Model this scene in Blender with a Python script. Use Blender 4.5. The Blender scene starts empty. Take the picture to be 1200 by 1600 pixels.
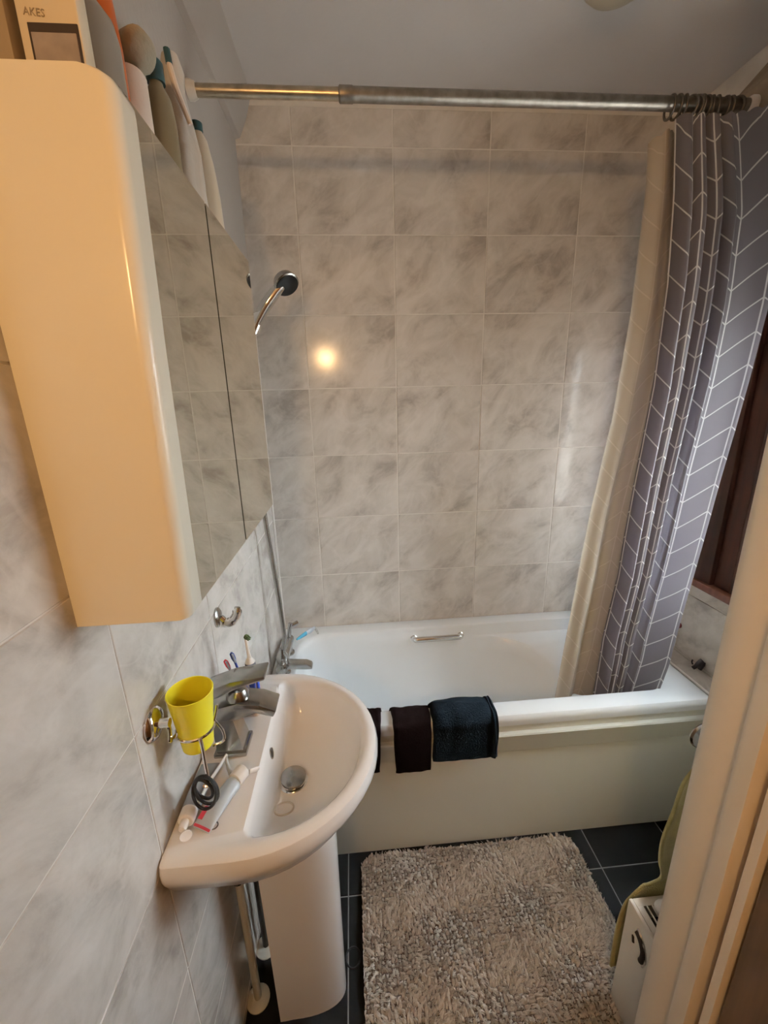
import bpy, bmesh, math, random
import numpy as np
from mathutils import Vector, Matrix, noise
random.seed(7); np.random.seed(7)
R = math.radians
SC = bpy.context.scene
COL = SC.collection

# ------------------------------------------------------------------ camera
cam_d = bpy.data.cameras.new('camera')
cam = bpy.data.objects.new('camera', cam_d); COL.objects.link(cam)
YAW, PITCH, ROLL = -0.0740, -0.2720, -0.0249
def cam_axes(yaw, pitch, roll):
    cy, sy = math.cos(yaw), math.sin(yaw)
    f = Vector((-sy*math.cos(pitch), cy*math.cos(pitch), math.sin(pitch)))
    r0 = Vector((cy, sy, 0)); u0 = r0.cross(f)
    r = r0*math.cos(roll) + u0*math.sin(roll)
    return r, r.cross(f), f
r_, u_, f_ = cam_axes(YAW, PITCH, ROLL)
cam.matrix_world = Matrix(((r_.x, u_.x, -f_.x, 0.388), (r_.y, u_.y, -f_.y, -1.878), (r_.z, u_.z, -f_.z, 1.747), (0, 0, 0, 1)))
cam_d.sensor_fit = 'HORIZONTAL'; cam_d.sensor_width = 36.0
cam_d.lens = 36.0*634.857/1200.0
cam_d.clip_start = 0.02
SC.camera = cam

# ------------------------------------------------------------------ world, light, exposure
WORLD_STRENGTH = 64.0
LAMP_POWER = 28.0
EXPOSURE = 0.0
wd = bpy.data.worlds.new('sky'); SC.world = wd; wd.use_nodes = True
bg = wd.node_tree.nodes['Background']
bg.inputs['Strength'].default_value = WORLD_STRENGTH
_n, _l = wd.node_tree.nodes, wd.node_tree.links
_tc = _n.new('ShaderNodeTexCoord'); _sp = _n.new('ShaderNodeSeparateXYZ'); _rp = _n.new('ShaderNodeValToRGB')
_l.new(_tc.outputs['Generated'], _sp.inputs[0]); _l.new(_sp.outputs[2], _rp.inputs[0]); _l.new(_rp.outputs[0], bg.inputs['Color'])
_rp.color_ramp.elements[0].position = 0.0; _rp.color_ramp.elements[0].color = (0.10, 0.10, 0.095, 1)      # ground below the horizon
_rp.color_ramp.elements[1].position = 0.06; _rp.color_ramp.elements[1].color = (0.85, 0.93, 1.0, 1)        # overcast sky
# sky portal in the window opening (a sampling aid for the daylight of the sky, gives no light of its own)
for _y0, _y1 in ((-1.18, -0.64), (-0.425, -0.26)):
    pl = bpy.data.lights.new('window_daylight', 'AREA'); pl.shape = 'RECTANGLE'; pl.size, pl.size_y = 1.02, _y1-_y0
    pl.cycles.is_portal = True
    po = bpy.data.objects.new('window_daylight', pl); COL.objects.link(po)
    po.location = (1.93, (_y0+_y1)/2, 1.52); po.rotation_euler = (0, R(90), 0)
# warm lamp of the landing behind the photographer
ll = bpy.data.lights.new('hall_lamp_bulb', 'POINT'); ll.energy = LAMP_POWER; ll.color = (1.0, 0.60, 0.26)
ll.shadow_soft_size = 0.03
lo = bpy.data.objects.new('hall_lamp_bulb', ll); COL.objects.link(lo); lo.location = (0.16, -2.60, 2.16)
SC.view_settings.view_transform = 'Standard'; SC.view_settings.look = 'None'
SC.view_settings.gamma = 1.0; SC.view_settings.exposure = EXPOSURE
SC.view_settings.use_curve_mapping = False

# ------------------------------------------------------------------ material helpers
def new_mat(name):
    m = bpy.data.materials.new(name); m.use_nodes = True
    nt = m.node_tree; return m, nt, nt.nodes['Principled BSDF']
def mat(name, col, rough=0.5, metal=0.0, bump=0.0, bscale=60.0, var=0.0, vscale=8.0, trans=0.0, ior=1.45, coat=0.0, sheen=0.0):
    m, nt, b = new_mat(name)
    N, Lk = nt.nodes, nt.links
    b.inputs['Base Color'].default_value = (*col, 1); b.inputs['Roughness'].default_value = rough
    b.inputs['Metallic'].default_value = metal; b.inputs['Transmission Weight'].default_value = trans
    b.inputs['IOR'].default_value = ior; b.inputs['Coat Weight'].default_value = coat
    b.inputs['Sheen Weight'].default_value = sheen
    tc = N.new('ShaderNodeTexCoord')
    nz = N.new('ShaderNodeTexNoise'); nz.inputs['Scale'].default_value = vscale; nz.inputs['Detail'].default_value = 5
    Lk.new(tc.outputs['Object'], nz.inputs['Vector'])
    mr = N.new('ShaderNodeMix'); mr.data_type = 'RGBA'
    v = max(var, 0.02)
    mr.inputs['A'].default_value = (*[c*(1-v) for c in col], 1); mr.inputs['B'].default_value = (*[min(1, c*(1+v)) for c in col], 1)
    Lk.new(nz.outputs['Fac'], mr.inputs['Factor']); Lk.new(mr.outputs['Result'], b.inputs['Base Color'])
    if bump:
        nb = N.new('ShaderNodeTexNoise'); nb.inputs['Scale'].default_value = bscale; nb.inputs['Detail'].default_value = 4
        Lk.new(tc.outputs['Object'], nb.inputs['Vector'])
        bp = N.new('ShaderNodeBump'); bp.inputs['Strength'].default_value = bump; bp.inputs['Distance'].default_value = 0.004
        Lk.new(nb.outputs['Fac'], bp.inputs['Height']); Lk.new(bp.outputs['Normal'], b.inputs['Normal'])
    return m
def ramp(nt, fac, stops):
    r = nt.nodes.new('ShaderNodeValToRGB')
    while len(r.color_ramp.elements) < len(stops): r.color_ramp.elements.new(0.5)
    for e, (p, c) in zip(r.color_ramp.elements, stops): e.position = p; e.color = (*c, 1)
    nt.links.new(fac, r.inputs['Fac']); return r.outputs['Color']
def marble(name, c0, c1, c2, vein, rough=0.22):
    m, nt, b = new_mat(name); N, L = nt.nodes, nt.links
    tc = N.new('ShaderNodeTexCoord'); oi = N.new('ShaderNodeObjectInfo')
    mul = N.new('ShaderNodeVectorMath'); mul.operation = 'SCALE'; mul.inputs['Scale'].default_value = 37.0
    cmb = N.new('ShaderNodeCombineXYZ')
    for i in range(3): L.new(oi.outputs['Random'], cmb.inputs[i])
    L.new(cmb.outputs[0], mul.inputs[0])
    add = N.new('ShaderNodeVectorMath'); add.operation = 'ADD'
    L.new(tc.outputs['Object'], add.inputs[0]); L.new(mul.outputs[0], add.inputs[1])
    n1 = N.new('ShaderNodeTexNoise'); n1.inputs['Scale'].default_value = 6.5; n1.inputs['Detail'].default_value = 9; n1.inputs['Roughness'].default_value = 0.62; n1.inputs['Distortion'].default_value = 0.5
    mp = N.new('ShaderNodeMapping'); mp.vector_type = 'TEXTURE'; mp.inputs['Rotation'].default_value = (R(-32), R(-42), 0); mp.inputs['Scale'].default_value = (1.35, 1.35, 0.75)
    L.new(add.outputs[0], mp.inputs[0]); L.new(mp.outputs[0], n1.inputs['Vector'])
    base = ramp(nt, n1.outputs['Fac'], [(0.33, c0), (0.47, c1), (0.62, c2)])
    n2 = N.new('ShaderNodeTexNoise'); n2.inputs['Scale'].default_value = 7.0; n2.inputs['Detail'].default_value = 6; n2.inputs['Distortion'].default_value = 0.7
    L.new(mp.outputs[0], n2.inputs['Vector'])
    v = ramp(nt, n2.outputs['Fac'], [(0.46, (0, 0, 0)), (0.50, (1, 1, 1)), (0.56, (0, 0, 0))])
    vm = N.new('ShaderNodeMath'); vm.operation = 'MULTIPLY'; vm.inputs[1].default_value = 0.22
    bw = N.new('ShaderNodeRGBToBW'); L.new(v, bw.inputs[0]); L.new(bw.outputs[0], vm.inputs[0])
    mx = N.new('ShaderNodeMix'); mx.data_type = 'RGBA'; mx.inputs['B'].default_value = (*vein, 1)
    L.new(vm.outputs[0], mx.inputs['Factor']); L.new(base, mx.inputs['A'])
    L.new(mx.outputs['Result'], b.inputs['Base Color'])
    b.inputs['Roughness'].default_value = rough
    bp = N.new('ShaderNodeBump'); bp.inputs['Strength'].default_value = 0.07; bp.inputs['Distance'].default_value = 0.002
    L.new(n1.outputs['Fac'], bp.inputs['Height']); L.new(bp.outputs['Normal'], b.inputs['Normal'])
    return m
def wood(name, c0, c1, rough=0.35, scale=(40, 40, 3)):
    m, nt, b = new_mat(name); N, L = nt.nodes, nt.links
    tc = N.new('ShaderNodeTexCoord'); mp = N.new('ShaderNodeMapping'); mp.inputs['Scale'].default_value = scale
    L.new(tc.outputs['Object'], mp.inputs[0])
    n = N.new('ShaderNodeTexNoise'); n.inputs['Scale'].default_value = 1.0; n.inputs['Detail'].default_value = 6
    L.new(mp.outputs[0], n.inputs['Vector'])
    L.new(ramp(nt, n.outputs['Fac'], [(0.3, c0), (0.7, c1)]), b.inputs['Base Color'])
    b.inputs['Roughness'].default_value = rough
    return m

M = {}
M['tile'] = marble('beige_marbled_tile', (0.425, 0.38, 0.335), (0.605, 0.557, 0.50), (0.705, 0.655, 0.60), (0.80, 0.76, 0.71), 0.14)
M['grout'] = mat('pale_grout', (0.74, 0.70, 0.64), 0.8, var=0.15, vscale=20)
M['slate'] = mat('charcoal_floor_tile', (0.0085, 0.0080, 0.0078), 0.5, bump=0.15, bscale=25, var=0.4, vscale=9)
M['slate'].node_tree.nodes['Principled BSDF'].inputs['Specular IOR Level'].default_value = 0.08
M['fgrout'] = mat('grey_floor_grout', (0.22, 0.21, 0.205), 0.85)
M['plaster'] = mat('grey_white_plaster', (0.44, 0.395, 0.35), 0.9, bump=0.2, bscale=70, var=0.06, vscale=4)
M['ceil'] = mat('dull_white_ceiling_paint', (0.60, 0.57, 0.55), 0.9, bump=0.12, bscale=60, var=0.06, vscale=3)
M['hall'] = mat('hall_wall_paint', (0.30, 0.24, 0.19), 0.9, var=0.05)
M['mould'] = mat('mould_stained_plaster', (0.33, 0.26, 0.19), 0.95, bump=0.4, bscale=40, var=0.55, vscale=14)
M['jamb'] = mat('cream_gloss_paint', (0.74, 0.62, 0.48), 0.45, bump=0.08, bscale=30, var=0.04)
M['door'] = wood('brown_door_wood', (0.10, 0.045, 0.015), (0.17, 0.08, 0.03), 0.5)
M['mahog'] = wood('dark_mahogany', (0.022, 0.007, 0.004), (0.06, 0.018, 0.010), 0.38)
M['mahog'].node_tree.nodes['Principled BSDF'].inputs['Specular IOR Level'].default_value = 0.25
M['sillwood'] = wood('mahogany_sill', (0.13, 0.045, 0.028), (0.22, 0.085, 0.05), 0.3)
M['glass'] = mat('window_glass', (0.95, 0.98, 1.0), 0.0, trans=1.0, ior=1.02)
M['acrylic'] = mat('white_bath_acrylic', (0.87, 0.90, 0.91), 0.16, var=0.015)
M['panel'] = mat('cream_bath_panel', (0.70, 0.70, 0.62), 0.35, var=0.02)
M['ceramic'] = mat('white_sanitary_ceramic', (0.84, 0.81, 0.78), 0.12, var=0.015)
M['chrome'] = mat('chrome', (0.78, 0.77, 0.75), 0.09, 1.0, var=0.05, vscale=30)
M['dullchrome'] = mat('limescaled_chrome', (0.42, 0.41, 0.39), 0.22, 1.0, bump=0.05, bscale=80, var=0.25, vscale=40)
M['rodmetal'] = mat('tarnished_brassy_chrome', (0.50, 0.43, 0.32), 0.3, 1.0, bump=0.1, bscale=60, var=0.5, vscale=35)
M['rodthick'] = mat('stained_dull_steel', (0.30, 0.27, 0.23), 0.42, 1.0, bump=0.15, bscale=70, var=0.55, vscale=45)
M['ringmetal'] = mat('dark_ring_metal', (0.16, 0.14, 0.12), 0.35, 0.9)
M['black'] = mat('black_rubber', (0.004, 0.004, 0.0045), 0.45)
M['cabinet'] = mat('cream_white_laminate', (0.84, 0.78, 0.64), 0.2, var=0.02)
M['mirror'] = mat('mirror_silver', (0.74, 0.74, 0.66), 0.02, 1.0)
M['mirroredge'] = mat('mirror_dark_edge', (0.10, 0.095, 0.08), 0.4)
M['yellow'] = mat('translucent_yellow_plastic', (0.80, 0.70, 0.03), 0.35, var=0.03)
M['white'] = mat('white_plastic', (0.82, 0.78, 0.73), 0.3, var=0.02)
M['offwhite'] = mat('aged_white_paint_pipe', (0.55, 0.53, 0.46), 0.5, var=0.12)
M['darkpipe'] = mat('dark_pipe', (0.035, 0.033, 0.03), 0.45)
M['clear'] = mat('clear_plastic', (0.90, 0.92, 0.92), 0.08, trans=0.9, ior=1.3)
M['greytube'] = mat('grey_silver_tube', (0.27, 0.29, 0.31), 0.35, var=0.08)
M['silvertube'] = mat('pale_blue_silver_tube', (0.55, 0.61, 0.66), 0.3, var=0.15, vscale=40)
M['red'] = mat('red_plastic', (0.55, 0.03, 0.05), 0.35)
M['blue'] = mat('blue_plastic', (0.03, 0.06, 0.30), 0.35)
M['aqua'] = mat('translucent_aqua_plastic', (0.08, 0.36, 0.52), 0.25)
M['green'] = mat('dark_green_bristle', (0.06, 0.10, 0.03), 0.6)
M['bristle'] = mat('pale_bristle', (0.38, 0.44, 0.52), 0.7)
M['navy'] = mat('navy_ribbed_cotton', (0.0038, 0.0064, 0.0092), 0.95, bump=0.5, bscale=220, var=0.2, vscale=30)
M['brownblack'] = mat('black_brown_cotton', (0.0045, 0.002, 0.002), 0.95, bump=0.3, bscale=200, var=0.3, vscale=12)
M['mat'] = mat('taupe_mat_pile', (0.80, 0.745, 0.68), 0.95, var=0.25, vscale=160)
M['matbase'] = mat('taupe_mat_backing', (0.24, 0.21, 0.19), 0.95)
for _k, _s in (('navy', 0.08), ('brownblack', 0.05)): M[_k].node_tree.nodes['Principled BSDF'].inputs['Specular IOR Level'].default_value = _s
M['towel'] = mat('olive_terry_towel', (0.46, 0.39, 0.15), 0.95, bump=0.6, bscale=260, var=0.15, vscale=40, sheen=0.2)
M['rad'] = mat('ivory_radiator_enamel', (0.76, 0.70, 0.60), 0.35, var=0.02)
M['raddark'] = mat('radiator_inner_dark', (0.03, 0.022, 0.018), 0.7)
M['cream'] = mat('cream_pack_card', (0.72, 0.62, 0.46), 0.6, var=0.08)
M['packwin'] = mat('mauve_window_print', (0.34, 0.29, 0.27), 0.4, var=0.4, vscale=40)
M['darkprint'] = mat('dark_brown_print', (0.05, 0.035, 0.03), 0.6)
M['fadedprint'] = mat('faded_brown_print', (0.36, 0.28, 0.19), 0.6)
M['greybottle'] = mat('frosted_grey_plastic', (0.33, 0.30, 0.25), 0.3, var=0.05)
M['orange'] = mat('orange_plastic', (0.62, 0.13, 0.015), 0.35, var=0.06)
M['beige'] = mat('beige_sponge', (0.40, 0.36, 0.27), 0.9, bump=0.5, bscale=90, var=0.15)
M['paper'] = mat('soft_white_paper', (0.76, 0.66, 0.57), 0.95, bump=0.4, bscale=60, var=0.05)
M['olive'] = mat('olive_brown_plastic', (0.27, 0.22, 0.13), 0.4)
M['bag'] = mat('crumpled_white_film', (0.55, 0.51, 0.45), 0.3, bump=0.5, bscale=40, var=0.1)
M['creamtube'] = mat('cream_plastic_bottle', (0.64, 0.56, 0.43), 0.35, var=0.03)
M['teal'] = mat('dark_teal_plastic', (0.03, 0.09, 0.10), 0.4)
M['rust'] = mat('dark_red_plastic', (0.10, 0.012, 0.01), 0.4)
M['lampglass'] = mat('opal_lamp_glass', (0.42, 0.36, 0.26), 0.4)
M['ringmark'] = mat('clear_rubber_ring', (0.55, 0.50, 0.43), 0.5)
M['charcoal'] = mat('charcoal_plastic', (0.035, 0.032, 0.04), 0.35)

def curtain_material(nm, ca, cb, ta, tb, tf):
    m, nt, b = new_mat(nm); N, L = nt.nodes, nt.links
    uv = N.new('ShaderNodeUVMap'); uv.uv_map = 'UVMap'
    sp = N.new('ShaderNodeSeparateXYZ'); L.new(uv.outputs[0], sp.inputs[0])
    def mth(op, a, bb=None):
        n = N.new('ShaderNodeMath'); n.operation = op
        for i, x in enumerate((a, bb)):
            if x is None: continue
            if isinstance(x, (int, float)): n.inputs[i].default_value = x
            else: L.new(x, n.inputs[i])
        return n.outputs[0]
    W, H, RISE, T = 0.078, 0.096, 0.072, 0.0019
    u, v = sp.outputs[0], sp.outputs[1]
    fu = mth('FRACT', mth('DIVIDE', u, W))
    du = mth('MULTIPLY', mth('MINIMUM', fu, mth('SUBTRACT', 1.0, fu)), W)          # distance to nearest upright line
    line1 = mth('LESS_THAN', du, T)
    tri = mth('MULTIPLY', mth('PINGPONG', mth('DIVIDE', u, W), 1.0), RISE)
    fv = mth('FRACT', mth('DIVIDE', mth('ADD', v, tri), H))
    dv = mth('MULTIPLY', mth('MINIMUM', fv, mth('SUBTRACT', 1.0, fv)), H)
    line2 = mth('LESS_THAN', dv, T*1.3)
    hem = mth('LESS_THAN', u, 0.005)
    ln = mth('MAXIMUM', mth('MAXIMUM', line1, line2), hem)
    def two(c0, c1):
        n = N.new('ShaderNodeMix'); n.data_type = 'RGBA'; n.inputs['A'].default_value = (*c0, 1); n.inputs['B'].default_value = (*c1, 1)
        L.new(ln, n.inputs['Factor']); return n.outputs['Result']
    L.new(two(ca, cb), b.inputs['Base Color']); b.inputs['Roughness'].default_value = 0.6; b.inputs['Sheen Weight'].default_value = 0.1
    tr = N.new('ShaderNodeBsdfTranslucent'); L.new(two(ta, tb), tr.inputs['Color'])
    ms = N.new('ShaderNodeMixShader'); ms.inputs[0].default_value = tf
    L.new(b.outputs[0], ms.inputs[1]); L.new(tr.outputs[0], ms.inputs[2])
    L.new(ms.outputs[0], N['Material Output'].inputs['Surface'])
    return m
M['curtain'] = curtain_material('grey_chevron_curtain_cloth', (0.135, 0.118, 0.116), (0.66, 0.64, 0.62), (0.42, 0.385, 0.46), (0.85, 0.83, 0.86), 0.34)
M['liner'] = curtain_material('beige_curtain_reverse', (0.42, 0.355, 0.275), (0.49, 0.42, 0.335), (0.42, 0.36, 0.28), (0.50, 0.43, 0.34), 0.05)

# ------------------------------------------------------------------ object helpers
def wloc(o):
    v = Vector(o.location)
    return v + wloc(o.parent) if o.parent else v
def link(name, me, m, parent=None, loc=None, smooth=True):
    """me is in world coordinates; shifted to the object's own origin."""
    o = bpy.data.objects.new(name, me); COL.objects.link(o)
    if m is not None: me.materials.append(M[m] if isinstance(m, str) else m)
    if parent is not None:
        o.parent = parent; base = wloc(parent)
        if loc is not None: o.location = Vector(loc) - base; base = Vector(loc)
    else:
        base = Vector(loc) if loc is not None else Vector((0, 0, 0)); o.location = base
    if base.length > 0: me.transform(Matrix.Translation(-base))
    if smooth:
        for p in me.polygons: p.use_smooth = True
        try: me.set_sharp_from_angle(angle=R(38))
        except Exception: pass
    me.update()
    return o
def obj(name, bm, m, parent=None, loc=None, smooth=True):
    bmesh.ops.recalc_face_normals(bm, faces=bm.faces)
    me = bpy.data.meshes.new(name); bm.to_mesh(me); bm.free()
    return link(name, me, m, parent, loc, smooth)
def pyobj(name, vs, fs, m, parent=None, loc=None, smooth=True, recalc=True):
    bm = bmesh.new(); bv = [bm.verts.new(v) for v in vs]
    for f in fs:
        try: bm.faces.new([bv[i] for i in f])
        except ValueError: pass
    if recalc: return obj(name, bm, m, parent, loc, smooth)
    me = bpy.data.meshes.new(name); bm.to_mesh(me); bm.free(); return link(name, me, m, parent, loc, smooth)
def tag(o, label, cat, group=None):
    o['label'] = label; o['category'] = cat
    if group: o['group'] = group
    return o
def thing(name, label, cat, loc, group=None):
    o = bpy.data.objects.new(name, None); COL.objects.link(o); o.location = loc; o.empty_display_size = 0.05
    return tag(o, label, cat, group)
def struct(o): o['kind'] = 'structure'; return o
def box(bm, x0, x1, y0, y1, z0, z1, bev=0.0, seg=2):
    vs = [bm.verts.new((x, y, z)) for x in (x0, x1) for y in (y0, y1) for z in (z0, z1)]
    fs = [(0, 1, 3, 2), (4, 6, 7, 5), (0, 4, 5, 1), (2, 3, 7, 6), (0, 2, 6, 4), (1, 5, 7, 3)]
    ff = [bm.faces.new([vs[i] for i in f]) for f in fs]
    bmesh.ops.recalc_face_normals(bm, faces=ff)
    if bev:
        es = list({e for f in ff for e in f.edges})
        bmesh.ops.bevel(bm, geom=es, offset=bev, segments=seg, affect='EDGES', profile=0.5)
def bx(name, x0, x1, y0, y1, z0, z1, m, parent=None, bev=0.0, loc=None, seg=2):
    bm = bmesh.new(); box(bm, min(x0, x1), max(x0, x1), min(y0, y1), max(y0, y1), min(z0, z1), max(z0, z1), bev, seg)
    return obj(name, bm, m, parent, loc)
def frames(pts):
    pts = [Vector(p) for p in pts]; T = []
    for i in range(len(pts)):
        a = pts[max(i-1, 0)]; b = pts[min(i+1, len(pts)-1)]; T.append((b-a).normalized())
    up = Vector((0, 0, 1)) if abs(T[0].z) < 0.9 else Vector((1, 0, 0))
    n = (up - T[0]*up.dot(T[0])).normalized(); out = []
    for t in T:
        n = (n - t*n.dot(t)).normalized(); out.append((n, t.cross(n)))
    return pts, T, out
def tube(bm, pts, r, n=10, cap=True, closed=False, flat=1.0):
    pts, T, fr = frames(pts); rr = r if hasattr(r, '__len__') else [r]*len(pts); rings = []
    for p, (a, b), q in zip(pts, fr, rr):
        rings.append([bm.verts.new(p + a*math.cos(k*2*math.pi/n)*q + b*math.sin(k*2*math.pi/n)*q*flat) for k in range(n)])
    m = len(rings)
    for i in range(m if closed else m-1):
        A, B = rings[i], rings[(i+1) % m]
        for k in range(n): bm.faces.new((A[k], A[(k+1) % n], B[(k+1) % n], B[k]))
    if cap and not closed: bm.faces.new(rings[0][::-1]); bm.faces.new(rings[-1])
def smooth_path(pts, n=8):
    P = [Vector(p) for p in pts]; P = [P[0]*2-P[1]] + P + [P[-1]*2-P[-2]]; out = []
    for i in range(1, len(P)-2):
        for k in range(n):
            t = k/n; a, b, c, d = P[i-1:i+3]
            out.append(0.5*((2*b) + (c-a)*t + (2*a-5*b+4*c-d)*t*t + (3*b-a-3*c+d)*t**3))
    out.append(P[-2]); return out
def lathe(bm, prof, c=(0, 0, 0), axis=(0, 0, 1), n=24, sx=1.0, sy=1.0, cap=True):
    ax = Vector(axis).normalized(); q = Vector((0, 0, 1)).rotation_difference(ax).to_matrix(); c = Vector(c); rings = []
    for r, z in prof:
        rings.append([bm.verts.new(c + q @ Vector((r*math.cos(k*2*math.pi/n)*sx, r*math.sin(k*2*math.pi/n)*sy, z))) for k in range(n)])
    for A, B in zip(rings, rings[1:]):
        for k in range(n): bm.faces.new((A[k], A[(k+1) % n], B[(k+1) % n], B[k]))
    if cap: bm.faces.new(rings[0][::-1]); bm.faces.new(rings[-1])
def torus(bm, c, axis, Rr, r, n=28, m=8, sx=1.0, sy=1.0):
    ax = Vector(axis).normalized(); q = Vector((0, 0, 1)).rotation_difference(ax).to_matrix(); c = Vector(c)
    pts = [c + q @ Vector((Rr*math.cos(k*2*math.pi/n)*sx, Rr*math.sin(k*2*math.pi/n)*sy, 0)) for k in range(n)]
    rings = []
    for k in range(n):
        t = (pts[(k+1) % n]-pts[k-1]).normalized(); a = (q @ Vector((0, 0, 1))); b = t.cross(a)
        rings.append([bm.verts.new(pts[k] + a*math.cos(j*2*math.pi/m)*r + b*math.sin(j*2*math.pi/m)*r) for j in range(m)])
    for i in range(n):
        A, B = rings[i], rings[(i+1) % n]
        for j in range(m): bm.faces.new((A[j], A[(j+1) % m], B[(j+1) % m], B[j]))
def prism(bm, poly, axis, a, b, bev=0.0):
    """poly: 2-D points in the two other axes (in x,y,z order), extruded along axis from a to b."""
    def P(p, t):
        if axis == 'x': return (t, p[0], p[1])
        if axis == 'y': return (p[0], t, p[1])
        return (p[0], p[1], t)
    A = [bm.verts.new(P(p, a)) for p in poly]; B = [bm.verts.new(P(p, b)) for p in poly]; n = len(poly)
    fs = [bm.faces.new(A[::-1]), bm.faces.new(B)] + [bm.faces.new((A[i], A[(i+1) % n], B[(i+1) % n], B[i])) for i in range(n)]
    bmesh.ops.recalc_face_normals(bm, faces=fs)
    if bev: bmesh.ops.bevel(bm, geom=list({e for f in fs for e in f.edges}), offset=bev, segments=2, affect='EDGES', profile=0.5)
def loft(bm, rings, cap0=False, cap1=False, closed=True):
    rs = [[bm.verts.new(p) for p in r] for r in rings]
    for A, B in zip(rs, rs[1:]):
        n = len(A)
        for k in range(n if closed else n-1): bm.faces.new((A[k], A[(k+1) % n], B[(k+1) % n], B[k]))
    if cap0: bm.faces.new(rs[0][::-1])
    if cap1: bm.faces.new(rs[-1])
    return rs
def interp(tab, t):
    if t <= tab[0][0]: return tab[0][1]
    for (a, va), (b, vb) in zip(tab, tab[1:]):
        if t <= b: 
            k = (t-a)/(b-a); return va + (vb-va)*k
    return tab[-1][1]

# ------------------------------------------------------------------ tiles
_tm = {}
def tile(parent, face, a0, a1, b0, b1, level, m, th=0.007, gap=0.0048, ch=0.0012):
    """one chamfered tile; face = 'y-','x+','x-','z+' : the way it looks; (a,b) the two in-plane axes."""
    w, h = a1-a0-gap, b1-b0-gap; key = (face, round(w, 4), round(h, 4), m, th)
    me = _tm.get(key)
    if me is None:
        def mp(a, b, d):
            return {'y-': (a, -d, b), 'x+': (d, a, b), 'x-': (-d, a, b), 'z+': (a, b, d)}[face]
        q = [(-w/2, -h/2), (w/2, -h/2), (w/2, h/2), (-w/2, h/2)]
        s = [(x-math.copysign(ch, x), y-math.copysign(ch, y)) for x, y in q]
        vs = [mp(*p, 0) for p in q] + [mp(*p, th-ch) for p in q] + [mp(*p, th) for p in s]
        fs = [(8, 9, 10, 11)] + [(i, (i+1) % 4, 4+(i+1) % 4, 4+i) for i in range(4)] + [(4+i, 4+(i+1) % 4, 8+(i+1) % 4, 8+i) for i in range(4)]
        bm = bmesh.new(); bv = [bm.verts.new(v) for v in vs]
        for f in fs: bm.faces.new([bv[i] for i in f])
        bmesh.ops.recalc_face_normals(bm, faces=bm.faces)
        me = bpy.data.meshes.new('tile'); bm.to_mesh(me); bm.free(); me.materials.append(M[m]); _tm[key] = me
    o = bpy.data.objects.new('tile', me); COL.objects.link(o); o.parent = parent
    ca, cb = (a0+a1)/2, (b0+b1)/2; j = random.uniform(-0.0006, 0.0006)
    c = {'y-': (ca, level-j, cb), 'x+': (level+j, ca, cb), 'x-': (level-j, ca, cb), 'z+': (ca, cb, level+j)}[face]
    o.location = Vector(c) - wloc(parent)
    return o
ZR = [0.323, 0.6178, 0.9122, 1.2067, 1.5011, 1.7956, 2.0900, 2.3845, 2.6789, 2.803]
XC = [0.0, 0.2113, 0.5963, 0.9813, 1.3663, 1.80]

# ================================================================== SETTING
H = 2.83
floor = struct(bx('floor', -0.1, 2.0, -3.3, 0.1, -0.06, -0.001, 'fgrout'))
fx = [-0.02, 0.302, 0.624, 0.946, 1.268, 1.59, 1.80]; fy = [0.0, -0.171, -0.493, -0.815, -1.137, -1.459, -1.781, -2.103]
for a, b in zip(fx, fx[1:]):
    for c, d in zip(fy, fy[1:]):
        if a > 1.0 and d < -1.46: continue
        tile(floor, 'z+', max(a, 0), b, d, c, -0.0075, 'slate', 0.008, 0.004, 0.001)
wall_back = struct(bx('wall_back', -0.1, 1.9, 0.0006, 0.12, -0.05, H, 'grout'))
for a, b in zip(XC, XC[1:]):
    for c, d in zip(ZR, ZR[1:]): tile(wall_back, 'y-', a, b, c, d, 0.0075, 'tile', 0.0085)
wall_left = struct(bx('wall_left', -0.12, -0.0006, -3.3, 0.12, -0.05, H, 'grout'))
YL = [-2.442, -2.057, -1.672, -1.287, -0.902, -0.355, -0.012]
ZL = [0.0, 0.0287] + ZR[:7]
for a, b in zip(YL, YL[1:]):
    for c, d in zip(ZL[1:], ZL[2:]): tile(wall_left, 'x+', a, b, c, d, -0.0075, 'tile', 0.0085, 0.003)
    tile(wall_left, 'x+', a, b, 0.0, 0.0287, -0.0075, 'tile', 0.0085)
struct(bx('trim_4', -0.0012, 0.004, -2.6, -0.0, 2.092, H, 'plaster'))                          # plaster above the left wall's tiles
bm = bmesh.new(); tube(bm, [(0.004, -0.004, 0.63), (0.004, -0.004, 2.10)], 0.0055, 8)
struct(obj('trim_1', bm, 'white'))                                                           # white bead in the tiled corner
ceiling = struct(bx('ceiling', -0.1, 2.0, -3.3, 0.12, H, H+0.08, 'ceil'))
bm = bmesh.new(); prism(bm, [(0.003, 2.695), (0.022, 2.70), (0.05, 2.755), (0.075, H), (0.003, H)], 'y', -2.9, 0.0); struct(obj('trim_2', bm, 'plaster'))
# mould-stained boxing above the window, where the curtain rod ends
bm = bmesh.new(); prism(bm, [(1.575, 2.50), (1.575, 2.575), (1.81, H), (1.81, 2.50)], 'y', -1.29, -0.44, 0.004); struct(obj('trim_3', bm, 'mould'))
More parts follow.
